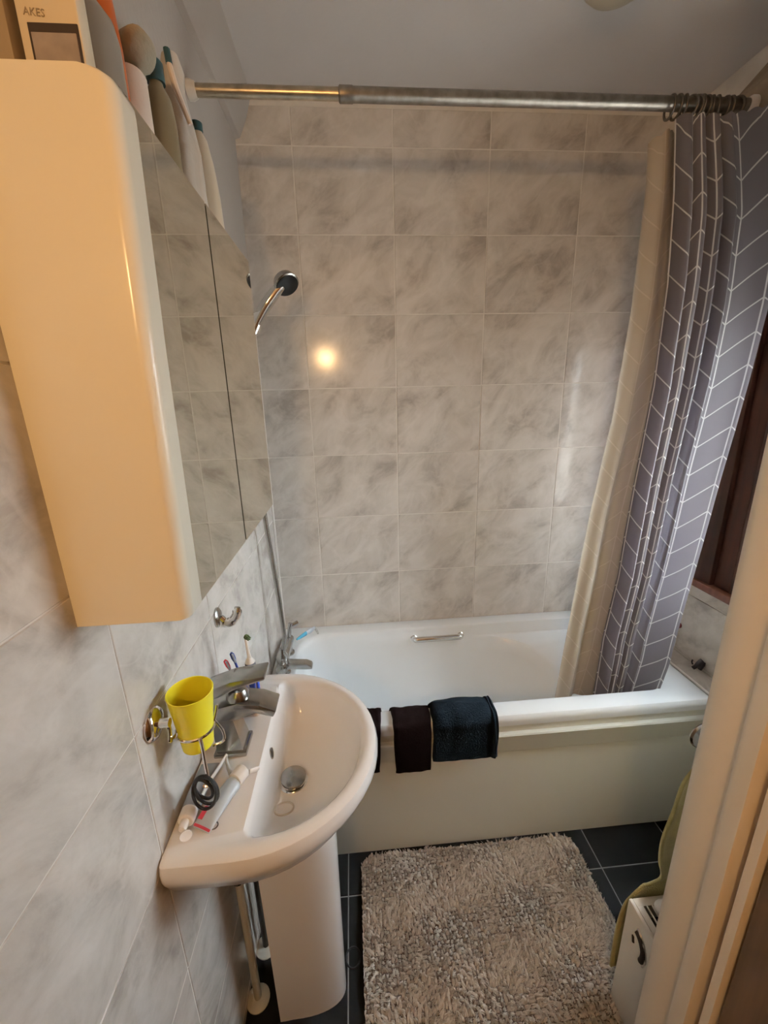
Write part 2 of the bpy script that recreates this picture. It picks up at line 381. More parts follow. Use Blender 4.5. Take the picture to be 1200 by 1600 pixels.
# right wall with the window opening
WY0, WY1, WZ0, WZ1 = -1.265, -0.235, 0.985, 2.10
bm = bmesh.new()
box(bm, 1.80, 1.92, -1.30, 0.1, -0.05, WZ0); box(bm, 1.80, 1.92, -1.30, 0.1, WZ1, H)
box(bm, 1.80, 1.92, WY1, 0.1, WZ0, WZ1); box(bm, 1.80, 1.92, -1.30, WY0, WZ0, WZ1)
wall_right = struct(obj('wall_right', bm, 'grout', smooth=False))
for c, d in ((0.635, 0.9122), (0.9122, 0.972)):
    for a, b in ((-1.155, -0.77), (-0.77, -0.385), (-0.385, -0.01)): tile(wall_right, 'x-', a, b, c, d, 1.8, 'tile', 0.006)
for a, b in ((-0.70, -0.35), (-0.35, -0.01)): tile(wall_right, 'z+', 1.703, 1.793, a, b, 0.622, 'tile', 0.010)
struct(bx('trim_5', 1.705, 1.80, -0.70, 0.0, 0.02, 0.622, 'grout'))                            # boxed ledge at the foot of the bath
bm = bmesh.new(); tube(bm, [(1.703, -0.70, 0.632), (1.703, -0.0, 0.632)], 0.005, 8); struct(obj('trim_6', bm, 'white'))
# window
win = struct(bpy.data.objects.new('window_1', None)); COL.objects.link(win); win.location = (1.80, -0.84, WZ0)
def wpart(n, *a, m='mahog', b=0.004): return bx(n, *a, m, win, b)
wpart('window_sill', 1.775, 1.92, WY0, WY1, WZ0-0.02, WZ0+0.012, m='sillwood', b=0.005)
for y0, y1 in ((-0.50, -0.42), (WY0, WY0+0.05), (WY1-0.03, WY1)): wpart('frame_post', 1.785, 1.90, y0, y1, WZ0+0.012, WZ1)
for y0, y1 in ((WY0+0.05, -0.50), (-0.42, WY1-0.03)): wpart('frame_rail', 1.785, 1.90, y0, y1, WZ1-0.06, WZ1)
wpart('frame_board', 1.800, 1.87, -0.575, -0.503, WZ0+0.012, WZ1-0.06, b=0.006)
for y0, y1, x0 in ((-0.645, -0.578, 1.792), (WY0+0.05, WY0+0.09, 1.80)): wpart('sash_stile', x0, 1.87, y0, y1, WZ0+0.014, WZ1-0.062, b=0.006)
for y0, y1 in ((WY0+0.09, -0.645), (-0.42, WY1-0.03)):
    wpart('sash_rail', 1.80, 1.87, y0, y1, WZ0+0.014, WZ0+0.05, b=0.006); wpart('sash_rail', 1.80, 1.87, y0, y1, WZ1-0.10, WZ1-0.062, b=0.006)
    bx('pane', 1.838, 1.842, y0-0.004, y1+0.004, WZ0+0.046, WZ1-0.096, 'glass', win)
# wall and door lining on the right of the photographer
wall_front = struct(bx('wall_front', 1.038, 1.92, -1.458, -1.30, -0.05, H, 'plaster'))
bm = bmesh.new()
prism(bm, [(1.04, -1.302), (1.022, -1.302), (1.008, -1.310), (1.0, -1.327), (0.999, -1.362), (1.006, -1.374), (1.006, -1.380), (0.994, -1.391), (0.992, -1.397),
           (0.992, -1.421), (0.997, -1.424), (1.022, -1.426), (1.022, -1.436), (1.003, -1.437), (1.0, -1.440), (1.0, -1.454), (1.006, -1.457), (1.04, -1.457)], 'z', 0.0, H)
struct(obj('trim_7', bm, 'jamb'))
dr = struct(bpy.data.objects.new('door_1', None)); COL.objects.link(dr); dr.location = (1.05, -1.9, 0)
bx('door_leaf', 1.006, 1.046, -2.26, -1.462, 0.01, 2.12, 'door', dr, 0.003)
bx('door_handle', 0.976, 1.006, -2.21, -2.09, 1.02, 1.045, 'chrome', dr, 0.006)
struct(bx('wall_hall', 1.052, 1.2, -3.3, -1.458, -0.05, H, 'hall'))
struct(bx('wall_end', -0.1, 1.2, -3.3, -3.2, -0.05, H, 'hall'))

# ================================================================== BATH
bath = thing('bathtub', 'white built-in bathtub with cream front panel along the tiled back wall', 'bathtub', (0.85, -0.35, 0))
def rrect(x0, x1, y0, y1, r, z, n=10):
    """rounded rectangle loop; r = (ll, lr, ur, ul) radii (rx, ry)."""
    out = []
    for (cx, cy, sx, sy, a0), (rx, ry) in zip(((x0, y0, 1, 1, 180), (x1, y0, -1, 1, 270), (x1, y1, -1, -1, 0), (x0, y1, 1, -1, 90)), r):
        for k in range(n+1):
            a = R(a0 + 90*k/n); out.append((cx+sx*rx+rx*math.cos(a), cy+sy*ry+ry*math.sin(a), z))
    return out
def tilt(ring, zl, zr, x0=0.2, x1=1.6):
    cl = lambda v: min(1.0, max(0.0, v))
    return [(x, y, zl+(zr-zl)*cl((x-x0)/(x1-x0)) - 0.085*cl((-0.16-y)/0.36)*cl((x-0.95)/0.35)) for x, y, z in ring]
e = 0.02; c4 = lambda a, b=None: [(a, b or a)]*4
BR = [
 rrect(0.004, 1.698, -0.697, -0.003, c4(e), 0.585), rrect(0.002, 1.70, -0.700, -0.002, c4(e), 0.605),
 rrect(0.002, 1.70, -0.700, -0.002, c4(e), 0.620), rrect(0.006, 1.696, -0.694, -0.006, c4(e), 0.629), rrect(0.012, 1.69, -0.686, -0.012, c4(e), 0.631),
 rrect(0.085, 1.615, -0.632, -0.068, [(.14, .14), (.10, .10), (.10, .10), (.14, .14)], 0.631),
 rrect(0.095, 1.605, -0.624, -0.076, [(.14, .14), (.10, .10), (.10, .10), (.14, .14)], 0.627),
 tilt(rrect(0.104, 1.588, -0.614, -0.085, [(.14, .14), (.10, .10), (.10, .10), (.14, .14)], 0.615), 0.612, 0.565),
 tilt(rrect(0.106, 1.30, -0.612, -0.088, [(.14, .14), (.34, .26), (.34, .26), (.14, .14)], 0.59), 0.600, 0.553, 0.5, 1.3),
 tilt(rrect(0.110, 1.285, -0.607, -0.093, [(.14, .14), (.34, .255), (.34, .255), (.14, .14)], 0.59), 0.585, 0.540, 0.5, 1.3),
 tilt(rrect(0.125, 1.255, -0.595, -0.105, [(.13, .13), (.33, .24), (.33, .24), (.13, .13)], 0.50), 0.50, 0.50),
 rrect(0.150, 1.20, -0.575, -0.125, [(.12, .12), (.31, .22), (.31, .22), (.12, .12)], 0.38),
 rrect(0.180, 1.13, -0.553, -0.147, [(.11, .11), (.28, .20), (.28, .20), (.11, .11)], 0.30),
 rrect(0.215, 1.06, -0.53, -0.17, [(.10, .10), (.24, .17), (.24, .17), (.10, .10)], 0.235),
 rrect(0.29, 0.96, -0.47, -0.23, [(.08, .08), (.16, .11), (.16, .11), (.08, .08)], 0.215)]
bm = bmesh.new(); loft(bm, BR, cap1=True); tub = obj('tub', bm, 'acrylic', bath)
bm = bmesh.new()
prism(bm, [(-0.655, 0.003), (-0.672, 0.003), (-0.678, 0.455), (-0.690, 0.462), (-0.694, 0.47), (-0.698, 0.535), (-0.701, 0.540), (-0.698, 0.546), (-0.686, 0.549), (-0.684, 0.575), (-0.690, 0.585), (-0.655, 0.585)], 'x', 0.003, 1.697)
obj('front_panel', bm, 'panel', bath)
for yy in (-0.092,):
    bm = bmesh.new()
    tube(bm, smooth_path([(0.655, yy+0.004, 0.577), (0.662, yy-0.018, 0.583), (0.69, yy-0.024, 0.586), (0.86, yy-0.024, 0.586), (0.888, yy-0.018, 0.583), (0.895, yy+0.004, 0.577)], 6), 0.0145, 12)
    g = obj('grab_handle', bm, 'chrome', bath); g['label'] = 'chrome grab handle on the far side'
    for x in (0.655, 0.895):
        bm = bmesh.new(); lathe(bm, [(0.017, 0), (0.017, 0.004), (0.012, 0.008)], (x, yy+0.004, 0.577), (0, -1, 0.3), 16); obj('handle_rose', bm, 'chrome', g)
bm = bmesh.new(); lathe(bm, [(0.03, 0), (0.03, 0.004), (0.02, 0.007)], (0.31, -0.35, 0.2155), (0, 0, 1), 20); obj('drain', bm, 'chrome', bath)

# ------------------------------------------------------------------ bath mixer tap
t = thing('bath_mixer_tap', 'dull chrome bath mixer tap on the left rim of the bathtub', 'tap', (0.05, -0.36, 0.631))
bm = bmesh.new()
lathe(bm, [(0.030, 0), (0.030, 0.006), (0.022, 0.012), (0.020, 0.05), (0.024, 0.06), (0.024, 0.085), (0.016, 0.10), (0.012, 0.115)], (0.055, -0.36, 0.631), (0, 0, 1), 18)
lathe(bm, [(0.028, 0), (0.028, 0.006), (0.02, 0.012), (0.018, 0.05)], (0.055, -0.22, 0.631), (0, 0, 1), 18)
tube(bm, [(0.055, -0.375, 0.675), (0.055, -0.20, 0.675)], 0.021, 14)
obj('tap_body', bm, 'dullchrome', t)
bm = bmesh.new(); prism(bm, [(0.05, 0.662), (0.06, 0.69), (0.155, 0.680), (0.178, 0.668), (0.180, 0.652), (0.15, 0.652)], 'y', -0.382, -0.342, 0.006); obj('spout', bm, 'dullchrome', t)
bm = bmesh.new(); lathe(bm, [(0.02, 0), (0.022, 0.01), (0.022, 0.03), (0.012, 0.036)], (0.055, -0.20, 0.675), (0, 1, 0), 14)
tube(bm, [(0.055, -0.185, 0.685), (0.062, -0.185, 0.735), (0.070, -0.18, 0.76)], [0.011, 0.009, 0.011], 10)
tube(bm, [(0.064, -0.182, 0.745), (0.10, -0.165, 0.755)], [0.008, 0.010], 10); obj('tap_handle', bm, 'dullchrome', t)
bm = bmesh.new(); lathe(bm, [(0.02, 0), (0.022, 0.01), (0.022, 0.03), (0.012, 0.036)], (0.055, -0.375, 0.675), (0, -1, 0), 14); obj('tap_handle', bm, 'dullchrome', t)

# ------------------------------------------------------------------ hand shower with hose, wall bracket
sh = thing('hand_shower', 'chrome hand shower with black face and grey hose beside the mirror cabinet', 'shower head', (0.03, -0.35, 2.02))
bm = bmesh.new(); tube(bm, smooth_path([(0.060, -0.36, 0.735), (0.070, -0.352, 0.80), (0.066, -0.35, 0.92), (0.056, -0.35, 1.10), (0.044, -0.35, 1.30), (0.036, -0.35, 1.60), (0.045, -0.35, 1.88), (0.070, -0.352, 1.975)], 10), 0.0095, 10)
obj('hose', bm, 'dullchrome', sh)
hp = [(0.068, -0.352, 1.97), (0.085, -0.352, 2.005), (0.115, -0.353, 2.05), (0.148, -0.354, 2.088), (0.178, -0.355, 2.118)]
bm = bmesh.new(); tube(bm, smooth_path(hp, 5), [0.012+0.006*math.sin(k/20*math.pi)+0.004*(k/20) for k in range(21)], 14); obj('shower_handle', bm, 'chrome', sh)
ax = Vector((0.40, -0.46, -0.72)).normalized(); hc = Vector((0.193, -0.352, 2.124))
bm = bmesh.new(); lathe(bm, [(0.004, -0.034), (0.022, -0.029), (0.036, -0.016), (0.042, 0.0), (0.043, 0.008), (0.039, 0.011)], hc, ax, 28); obj('shower_head', bm, 'dullchrome', sh)
bm = bmesh.new(); lathe(bm, [(0.039, 0.0095), (0.038, 0.013), (0.030, 0.0145), (0.002, 0.0145)], hc, ax, 28)
obj('spray_face', bm, 'black', sh)
t = thing('shower_bracket', 'chrome wall bracket holding the hand shower behind the mirror cabinet', 'bracket', (0.0, -0.352, 1.99))
bm = bmesh.new(); lathe(bm, [(0.028, 0), (0.028, 0.006), (0.016, 0.010), (0.012, 0.02), (0.012, 0.055)], (0.001, -0.352, 1.99), (1, 0, 0), 18); obj('bracket_arm', bm, 'chrome', t)
bm = bmesh.new(); lathe(bm, [(0.0125, -0.016), (0.018, -0.016), (0.019, 0.016), (0.0135, 0.016)], (0.076, -0.352, 1.987), (0.45, 0, 0.9), 18, cap=False); obj('bracket_socket', bm, 'chrome', t)

# ================================================================== WASH BASIN, PEDESTAL, TAP
BY, BZ = -1.045, 0.94
def dloop(x0, cx, a, b, z, rc, n=24, yc=BY):
    """D-shaped loop: straight back at x0, half-ellipse front; corner radius rc at the back."""
    pts = []; c2 = max(cx, x0+rc+0.001); a = cx+a-c2; cx = c2
    for k in range(7): 
        q = R(180+90*k/6); pts.append((x0+rc+rc*math.cos(q), yc-b+rc+rc*math.sin(q)))
    for k in range(1, 5): pts.append((x0+rc+(cx-x0-rc)*k/5, yc-b))
    for k in range(n+1):
        q = R(-90+180*k/n); pts.append((cx+a*math.cos(q), yc+b*math.sin(q)))
    for k in range(1, 5): pts.append((cx+(x0+rc-cx)*k/5, yc+b))
    for k in range(7):
        q = R(90+90*k/6); pts.append((x0+rc+rc*math.cos(q), yc+b-rc+rc*math.sin(q)))
    for k in range(1, 8): pts.append((x0, yc+b-rc-(2*b-2*rc)*k/8))
    return [(x, y, z) for x, y in pts]
basin = thing('wash_basin', 'white D-shaped ceramic wash basin on the left wall over a pedestal', 'sink', (0.0, BY, 0.80))
bm = bmesh.new()
def shear(r, k): return [(x, y, z - k*max(0, x-0.06)) for x, y, z in r]
rings = [dloop(0.002, 0.10, 0.12, 0.11, 0.790, 0.01), dloop(0.002, 0.12, 0.20, 0.19, 0.800, 0.01), dloop(0.002, 0.13, 0.25, 0.245, 0.845, 0.01), dloop(0.002, 0.13, 0.274, 0.262, 0.882, 0.01),
 dloop(0.002, 0.13, 0.284, 0.267, 0.893, 0.01), dloop(0.002, 0.13, 0.289, 0.270, 0.905, 0.01), dloop(0.002, 0.13, 0.289, 0.270, 0.922, 0.01), dloop(0.002, 0.13, 0.285, 0.266, 0.935, 0.01), dloop(0.004, 0.13, 0.277, 0.258, 0.9405, 0.01),
 dloop(0.008, 0.135, 0.262, 0.244, 0.9415, 0.012),
 dloop(0.142, 0.165, 0.222, 0.230, 0.9395, 0.020), dloop(0.147, 0.165, 0.216, 0.224, 0.934, 0.020), dloop(0.151, 0.165, 0.211, 0.219, 0.922, 0.022),
 dloop(0.156, 0.168, 0.200, 0.209, 0.895, 0.03), dloop(0.160, 0.172, 0.184, 0.193, 0.863, 0.04), dloop(0.163, 0.178, 0.155, 0.163, 0.832, 0.05), dloop(0.166, 0.185, 0.110, 0.115, 0.814, 0.05), dloop(0.172, 0.19, 0.06, 0.055, 0.806, 0.012)]
loft(bm, rings, cap0=True, cap1=True); obj('bowl', bm, 'ceramic', basin)
dc = Vector((0.200, -1.040, 0.806))
bm = bmesh.new(); lathe(bm, [(0.036, 0), (0.036, 0.002), (0.030, 0.0035), (0.026, 0.001)], dc, (0, 0, 1), 28); obj('drain_ring', bm, 'chrome', basin)
bm = bmesh.new(); lathe(bm, [(0.010, 0.001), (0.012, 0.011), (0.031, 0.013), (0.032, 0.016), (0.020, 0.021), (0.003, 0.023)], dc, (0.05, 0.0, 1), 28); pz = obj('drain_plug', bm, 'dullchrome', basin); pz['label'] = 'domed pop-up plug'
bm = bmesh.new(); lathe(bm, [(0.0125, -0.004), (0.013, 0.0015), (0.016, 0.002), (0.016, -0.002)], (0.1545, -1.045, 0.905), (0.99, 0, 0.13), 20, sx=0.9, sy=0.72, cap=False)
obj('overflow_rim', bm, 'dullchrome', basin)
bm = bmesh.new(); lathe(bm, [(0.0132, 0), (0.0005, 0.0010)], (0.1556, -1.045, 0.905), (0.99, 0, 0.13), 20, sx=0.9, sy=0.72); oh = obj('overflow_hole', bm, 'black', basin)
# pedestal
bm = bmesh.new()
def ped(z, s, inset=0.0):
    b, a = 0.062+0.012*s-inset, 0.155+0.005*s-inset; cx, x0 = 0.140, 0.105
    out = [(x0+inset, BY-b*1.02, z), (0.12, BY-b*1.02, z)]
    for k in range(25):
        q = R(-90+180*k/24); out.append((cx+a*abs(math.cos(q))**0.8, BY+b*math.copysign(abs(math.sin(q))**0.8, math.sin(q)), z))
    out += [(0.12, BY+b*1.02, z), (x0+inset, BY+b*1.02, z)]
    return out
o_ = [ped(0.0, 0.1), ped(0.02, 0.1), ped(0.3, 0.4), ped(0.6, 0.9), ped(0.789, 1.3)]
i_ = [ped(0.789, 1.3, 0.012), ped(0.4, 0.5, 0.012), ped(0.0, 0.1, 0.012)]
loft(bm, o_ + i_ + [o_[0]], closed=True)
bmesh.ops.remove_doubles(bm, verts=bm.verts, dist=1e-5)
tag(obj('pedestal', bm, 'ceramic', loc=(0.18, BY, 0)), 'white ceramic pedestal standing on dark floor under the wash basin', 'pedestal')
# basin tap
t = thing('basin_mixer_tap', 'angular chrome mixer tap with flat lever on the wash basin', 'tap', (0.065, -1.05, 0.9415))
bm = bmesh.new(); box(bm, 0.032, 0.108, -1.085, -1.015, 0.9415, 0.953, 0.003)
vs = [(0.040, -1.079, 0.953), (0.101, -1.079, 0.953), (0.101, -1.021, 0.953), (0.040, -1.021, 0.953), (0.034, -1.072, 1.045), (0.082, -1.072, 1.045), (0.082, -1.028, 1.045), (0.034, -1.028, 1.045)]
b_ = [bm.verts.new(v) for v in vs]
for f in ((0, 1, 2, 3), (4, 7, 6, 5), (0, 4, 5, 1), (1, 5, 6, 2), (2, 6, 7, 3), (3, 7, 4, 0)): bm.faces.new([b_[i] for i in f])
obj('tap_body', bm, 'dullchrome', t)
bm = bmesh.new(); prism(bm, [(0.032, 1.040), (0.033, 1.072), (0.10, 1.086), (0.150, 1.076), (0.186, 1.058), (0.178, 1.042), (0.140, 1.056), (0.09, 1.040)], 'y', -1.080, -1.020, 0.003); obj('spout', bm, 'dullchrome', t)
bm = bmesh.new(); lathe(bm, [(0.027, 0), (0.026, 0.016), (0.018, 0.028), (0.004, 0.032)], (0.095, -1.05, 1.078), (0.1, 0, 1), 20); obj('cartridge_dome', bm, 'dullchrome', t)
bm = bmesh.new(); prism(bm, [(0.028, 1.095), (0.030, 1.122), (0.09, 1.142), (0.168, 1.152), (0.168, 1.142), (0.10, 1.122), (0.062, 1.104)], 'y', -1.078, -1.022, 0.003); obj('lever', bm, 'dullchrome', t)
# pipes under the basin
for i, (x, y, m, r, lab) in enumerate(((0.030, -1.055, 'offwhite', 0.011, 'off-white water pipe with round floor collar beside the left wall'), (0.030, -0.933, 'darkpipe', 0.010, 'dark water pipe with round floor collar behind the pedestal'))):
    t = thing('water_pipe', lab, 'pipe', (x, y, 0))
    bm = bmesh.new(); tube(bm, [(x, y, 0.0), (x, y, 0.50), (x, y+0.002, 0.79)], r, 12); obj('pipe', bm, m, t)
    bm = bmesh.new(); lathe(bm, [(0.034, 0.0005), (0.034, 0.004), (0.026, 0.010), (r+0.001, 0.014)], (x, y, 0), (0, 0, 1), 24); obj('floor_collar', bm, 'offwhite', t)
    bm = bmesh.new(); lathe(bm, [(r+.001, 0), (0.016, 0.002), (0.016, 0.035), (r+.001, 0.037)], (x, y, 0.50), (0, 0, 1), 12); obj('pipe_nut', bm, 'dullchrome', t)

# ================================================================== MIRROR CABINET
cb = thing('mirror_cabinet', 'long white wall cabinet with two mirror doors on the left wall', 'cabinet', (0.0, -1.03, 1.455))
CY0, CY1, CZ0, CZ1 = -1.35, -0.705, 1.455, 2.075
def side_poly():
    p = [(0.001, CZ0), (0.001, CZ1)]; r = 0.028
    for k in range(9): q = R(90-90*k/8); p.append((0.172-r+r*math.cos(q), CZ1-r+r*math.sin(q)))
    for k in range(5): q = R(0-90*k/4); p.append((0.160-0.008+0.008*math.cos(q), CZ0+0.008+0.008*math.sin(q)))
    return p
bm = bmesh.new()
# near side panel with rounded front edge (plan profile), top corner softened
prof = [(0.001, CY0), (0.138, CY0)] + [(0.138+0.015*math.sin(R(q)), CY0+0.016-0.016*math.cos(R(q))) for q in range(10, 91, 10)] + [(0.1525, CY0+0.046), (0.142, CY0+0.046), (0.136, CY0+0.03), (0.001, CY0+0.022)]
lo_, hi_ = [], []
R3 = []
for z, k in ((CZ0, -0.004), (CZ0+0.005, 0.0), (CZ0+0.35, 0.005), (CZ1-0.022, 0.012), (CZ1-0.014, 0.0115), (CZ1-0.006, 0.0075), (CZ1-0.002, 0.001), (CZ1, -0.007)):
    R3.append([(x + (k if x > 0.12 else 0), y, z) for x, y in prof])
loft(bm, R3, cap0=True, cap1=True); obj('side_panel', bm, 'cabinet', cb)
bm = bmesh.new(); box(bm, 0.001, 0.132, CY0+0.022, CY1-0.012, CZ0+0.004, CZ0+0.020); box(bm, 0.001, 0.132, CY0+0.022, CY1-0.012, CZ1-0.016, CZ1)
box(bm, 0.001, 0.010, CY0+0.022, CY1-0.012, CZ0+0.02, CZ1-0.016); obj('carcass', bm, 'cabinet', cb)
bx('far_side_panel', 0.001, 0.134, CY1-0.013, CY1-0.001, CZ0+0.002, CZ1, 'cabinet', cb, 0.001)
for y0, y1 in ((CY0+0.047, -1.026), (-1.022, CY1)):
    d = bx('mirror_door', 0.136, 0.146, y0, y1, CZ0+0.001, CZ1+0.012, 'mirroredge', cb)
    bx('mirror_glass', 0.1455, 0.150, y0+0.0015, y1-0.0015, CZ0+0.0025, CZ1+0.0105, 'mirror', d)

# ---- things on top of the cabinet
ZT = CZ1 + 0.0005
def text_mesh(s, size, mtx, m, name, parent):
    cu = bpy.data.curves.new(name, 'FONT'); cu.body = s; cu.size = size; cu.extrude = 0.0003; cu.align_x = 'CENTER'; cu.align_y = 'CENTER'; cu.resolution_u = 2
    tmp = bpy.data.objects.new('tmp_text', cu); COL.objects.link(tmp)
    dg = bpy.context.evaluated_depsgraph_get(); me = bpy.data.meshes.new_from_object(tmp.evaluated_get(dg))
    bpy.data.objects.remove(tmp); bpy.data.curves.remove(cu); me.transform(mtx); me.name = name
    return link(name, me, m, parent, smooth=False)
t = thing('boxed_pack', 'cream pack with a printed window on top of the cabinet, nearest the edge', 'box', (0.09, -1.27, ZT))
bx('carton', 0.054, 0.118, -1.295, -1.272, ZT, 2.27, 'cream', t, 0.004)
bx('window_frame', 0.0645, 0.1155, -1.2962, -1.2945, 2.097, 2.1405, 'darkprint', t, 0.0005, seg=1)
bx('window_print', 0.067, 0.113, -1.2968, -1.2955, 2.099, 2.132, 'packwin', t, 0.0004, seg=1)
mt = Matrix.Translation((0.0735, -1.2955, 2.1490)) @ Matrix.Rotation(R(90), 4, 'X') @ Matrix.Rotation(R(-4), 4, 'Z')
text_mesh('AKES', 0.0095, mt, 'fadedprint', 'lettering', t)
bx('brown_block', 0.012, 0.047, -1.30, -1.24, ZT, 2.22, 'fadedprint', None, 0.002, (0.03, -1.27, ZT)); tag(bpy.context.scene.objects['brown_block'], 'plain brown block at the far left on top of the cabinet', 'box')  # plain brown block beside the cream pack
def bottle_bm(prof, c, n=20, sx=1.0, sy=1.0):
    bm = bmesh.new(); lathe(bm, prof, c, (0, 0, 1), n, sx, sy); return bm
t = thing('frosted_bottle', 'frosted grey bottle behind the cream pack on top of the cabinet', 'bottle', (0.104, -1.19, ZT))
obj('bottle_body', bottle_bm([(0.030, 0), (0.034, 0.004), (0.034, 0.12), (0.030, 0.142), (0.018, 0.158), (0.012, 0.163), (0.012, 0.176)], (0.078, -1.19, ZT)), 'greybottle', t)
obj('bottle_cap', bottle_bm([(0.015, 0.168), (0.015, 0.192), (0.012, 0.196)], (0.078, -1.19, ZT)), 'white', t)
t = thing('orange_bottle', 'tall orange bottle on top of the cabinet between grey bottle and paper roll', 'bottle', (0.066, -1.105, ZT))
obj('bottle_body', bottle_bm([(0.020, 0), (0.023, 0.004), (0.0235, 0.16), (0.020, 0.22), (0.011, 0.25), (0.009, 0.262)], (0.063, -1.115, ZT), sx=0.95), 'orange', t)
obj('bottle_cap', bottle_bm([(0.012, 0.256), (0.012, 0.29), (0.010, 0.294)], (0.063, -1.115, ZT)), 'orange', t)
t = thing('paper_roll', 'white paper roll standing on top of the cabinet beside the orange bottle', 'paper roll', (0.067, -1.045, ZT))
obj('roll', bottle_bm([(0.008, 0), (0.024, 0), (0.0255, 0.004), (0.0255, 0.168), (0.022, 0.174), (0.008, 0.172)], (0.064, -1.05, ZT), 24), 'paper', t)
bm = bmesh.new()
for k in range(1):
    bmesh.ops.create_icosphere(bm, subdivisions=3, radius=0.028, matrix=Matrix.Translation((0.082, -1.05, 2.277)) @ Matrix.Diagonal((0.95, 0.9, 1.0, 1)))
    for v in bm.verts: v.co += v.normal*0.003*noise.noise(v.co*60)
tag(obj('bath_sponge', bm, 'beige', loc=(0.082, -1.05, 2.25)), 'round beige sponge resting on the paper roll on the cabinet', 'sponge')
t = thing('olive_bottle', 'olive brown bottle on the cabinet between paper roll and white bag', 'bottle', (0.075, -0.97, ZT))
obj('bottle_body', bottle_bm([(0.024, 0), (0.027, 0.004), (0.027, 0.15), (0.023, 0.185), (0.012, 0.205), (0.011, 0.215)], (0.077, -0.97, ZT), sx=0.9), 'olive', t)
obj('bottle_cap', bottle_bm([(0.015, 0.208), (0.015, 0.236), (0.012, 0.24)], (0.077, -0.97, ZT)), 'teal', t)
# crumpled white bag with a stick
t = thing('plastic_bag', 'crumpled white plastic bag standing on the cabinet by the curtain rod', 'bag', (0.075, -0.88, ZT))
bm = bmesh.new(); prof = [(0.010, 0), (0.030, 0.003), (0.034, 0.05), (0.033, 0.10), (0.030, 0.15), (0.026, 0.20), (0.020, 0.245), (0.024, 0.275), (0.014, 0.305), (0.004, 0.30)]
lathe(bm, prof, (0.078, -0.88, ZT), (0, 0, 1), 28)
for v in bm.verts:
    k = noise.noise(Vector((v.co.x*40, v.co.y*40, v.co.z*22))); a = v.co - Vector((0.078, -0.88, v.co.z))
    if v.co.z > ZT+0.01: v.co += a*0.42*k + Vector((0.016*(v.co.z-ZT)/0.3*0, 0, 0))
obj('bag_body', bm, 'bag', t)
bm = bmesh.new(); tube(bm, [(0.084, -0.908, 2.35), (0.092, -0.912, 2.31), (0.108, -0.906, 2.26)], [0.005, 0.006, 0.004], 8); obj('drawstring', bm, 'paper', t)
bm = bmesh.new(); tube(bm, [(0.0825, -0.908, 2.372), (0.084, -0.908, 2.350)], 0.006, 8); obj('string_toggle', bm, 'teal', t)
# cream bottle with dark print
t = thing('printed_bottle', 'cream bottle with dark print at the far end of the cabinet top', 'bottle', (0.085, -0.77, ZT))
bm = bmesh.new(); prof = [(0.030, 0), (0.036, 0.005), (0.037, 0.06), (0.035, 0.12), (0.029, 0.18), (0.020, 0.225), (0.012, 0.238), (0.011, 0.244)]
lathe(bm, prof, (0.082, -0.775, ZT), (0, 0, 1), 28, 0.95, 0.75); obj('bottle_body', bm, 'creamtube', t)
obj('bottle_cap', bottle_bm([(0.011, 0.240), (0.013, 0.242), (0.013, 0.256), (0.010, 0.258)], (0.082, -0.775, ZT)), 'teal', t)
bm = bmesh.new()
for (a, z, w, h) in ((-2.02, 0.150, 0.13, 0.006), (-1.95, 0.142, 0.16, 0.005), (-1.9, 0.120, 0.18, 0.008), (-1.62, 0.114, 0.15, 0.008), (-1.82, 0.104, 0.34, 0.005), (-1.7, 0.088, 0.26, 0.009), (-1.75, 0.131, 0.10, 0.004)):
    rr = 0.0366 if z < 0.11 else 0.0353
    q = [bm.verts.new((0.082+math.cos(aa)*rr*0.96*(1-(zz-0.06)*0.9 if zz > 0.1 else 1), -0.775+math.sin(aa)*rr*0.77*(1-(zz-0.06)*0.0), ZT+zz)) for aa, zz in ((a-w, z-h), (a+w, z-h), (a+w, z+h), (a-w, z+h))]
    bm.faces.new(q)
obj('print', bm, 'darkprint', t)

# ================================================================== CURTAIN ROD, RINGS, CURTAIN
RY, RZ = -0.537, 2.528
t = thing('curtain_rod', 'tarnished telescopic shower curtain rod spanning above the bathtub', 'curtain rod', (0.0, RY, RZ))
bm = bmesh.new(); tube(bm, [(0.006, RY, RZ), (0.42, RY, RZ)], 0.0145, 18); obj('thin_tube', bm, 'rodmetal', t)
bm = bmesh.new(); tube(bm, [(0.394, RY, RZ), (0.397, RY, RZ), (0.43, RY, RZ), (0.433, RY, RZ), (1.558, RY, RZ)], [0.0155, 0.0185, 0.0185, 0.0170, 0.0170], 20); obj('thick_tube', bm, 'rodthick', t)
bm = bmesh.new(); lathe(bm, [(0.022, 0), (0.022, 0.010), (0.017, 0.022)], (0.006, RY, RZ), (1, 0, 0), 18); obj('end_cap', bm, 'bag', t)
bm = bmesh.new(); lathe(bm, [(0.024, 0), (0.024, 0.010), (0.018, 0.020)], (1.5745, RY, RZ), (-1, 0, 0), 18); obj('end_cap', bm, 'white', t)
bm = bmesh.new(); torus(bm, (0, 0, 0), (1, 0, 0.0), 0.026, 0.0036, 20, 6)
ring0 = bpy.data.meshes.new('curtain_ring'); bm.to_mesh(ring0); bm.free(); ring0.materials.append(M['ringmetal'])
for p in ring0.polygons: p.use_smooth = True
ORD = ['first', 'second', 'third', 'fourth', 'fifth', 'sixth', 'seventh', 'eighth', 'ninth', 'tenth', 'eleventh']
RL = ['leftmost dark metal curtain ring on the rod, over the free curtain corner'] + [w + ' dark metal curtain ring on the rod counted from the left' for w in ORD[1:11]] + ['rightmost dark metal curtain ring on the rod, next to the end cap']
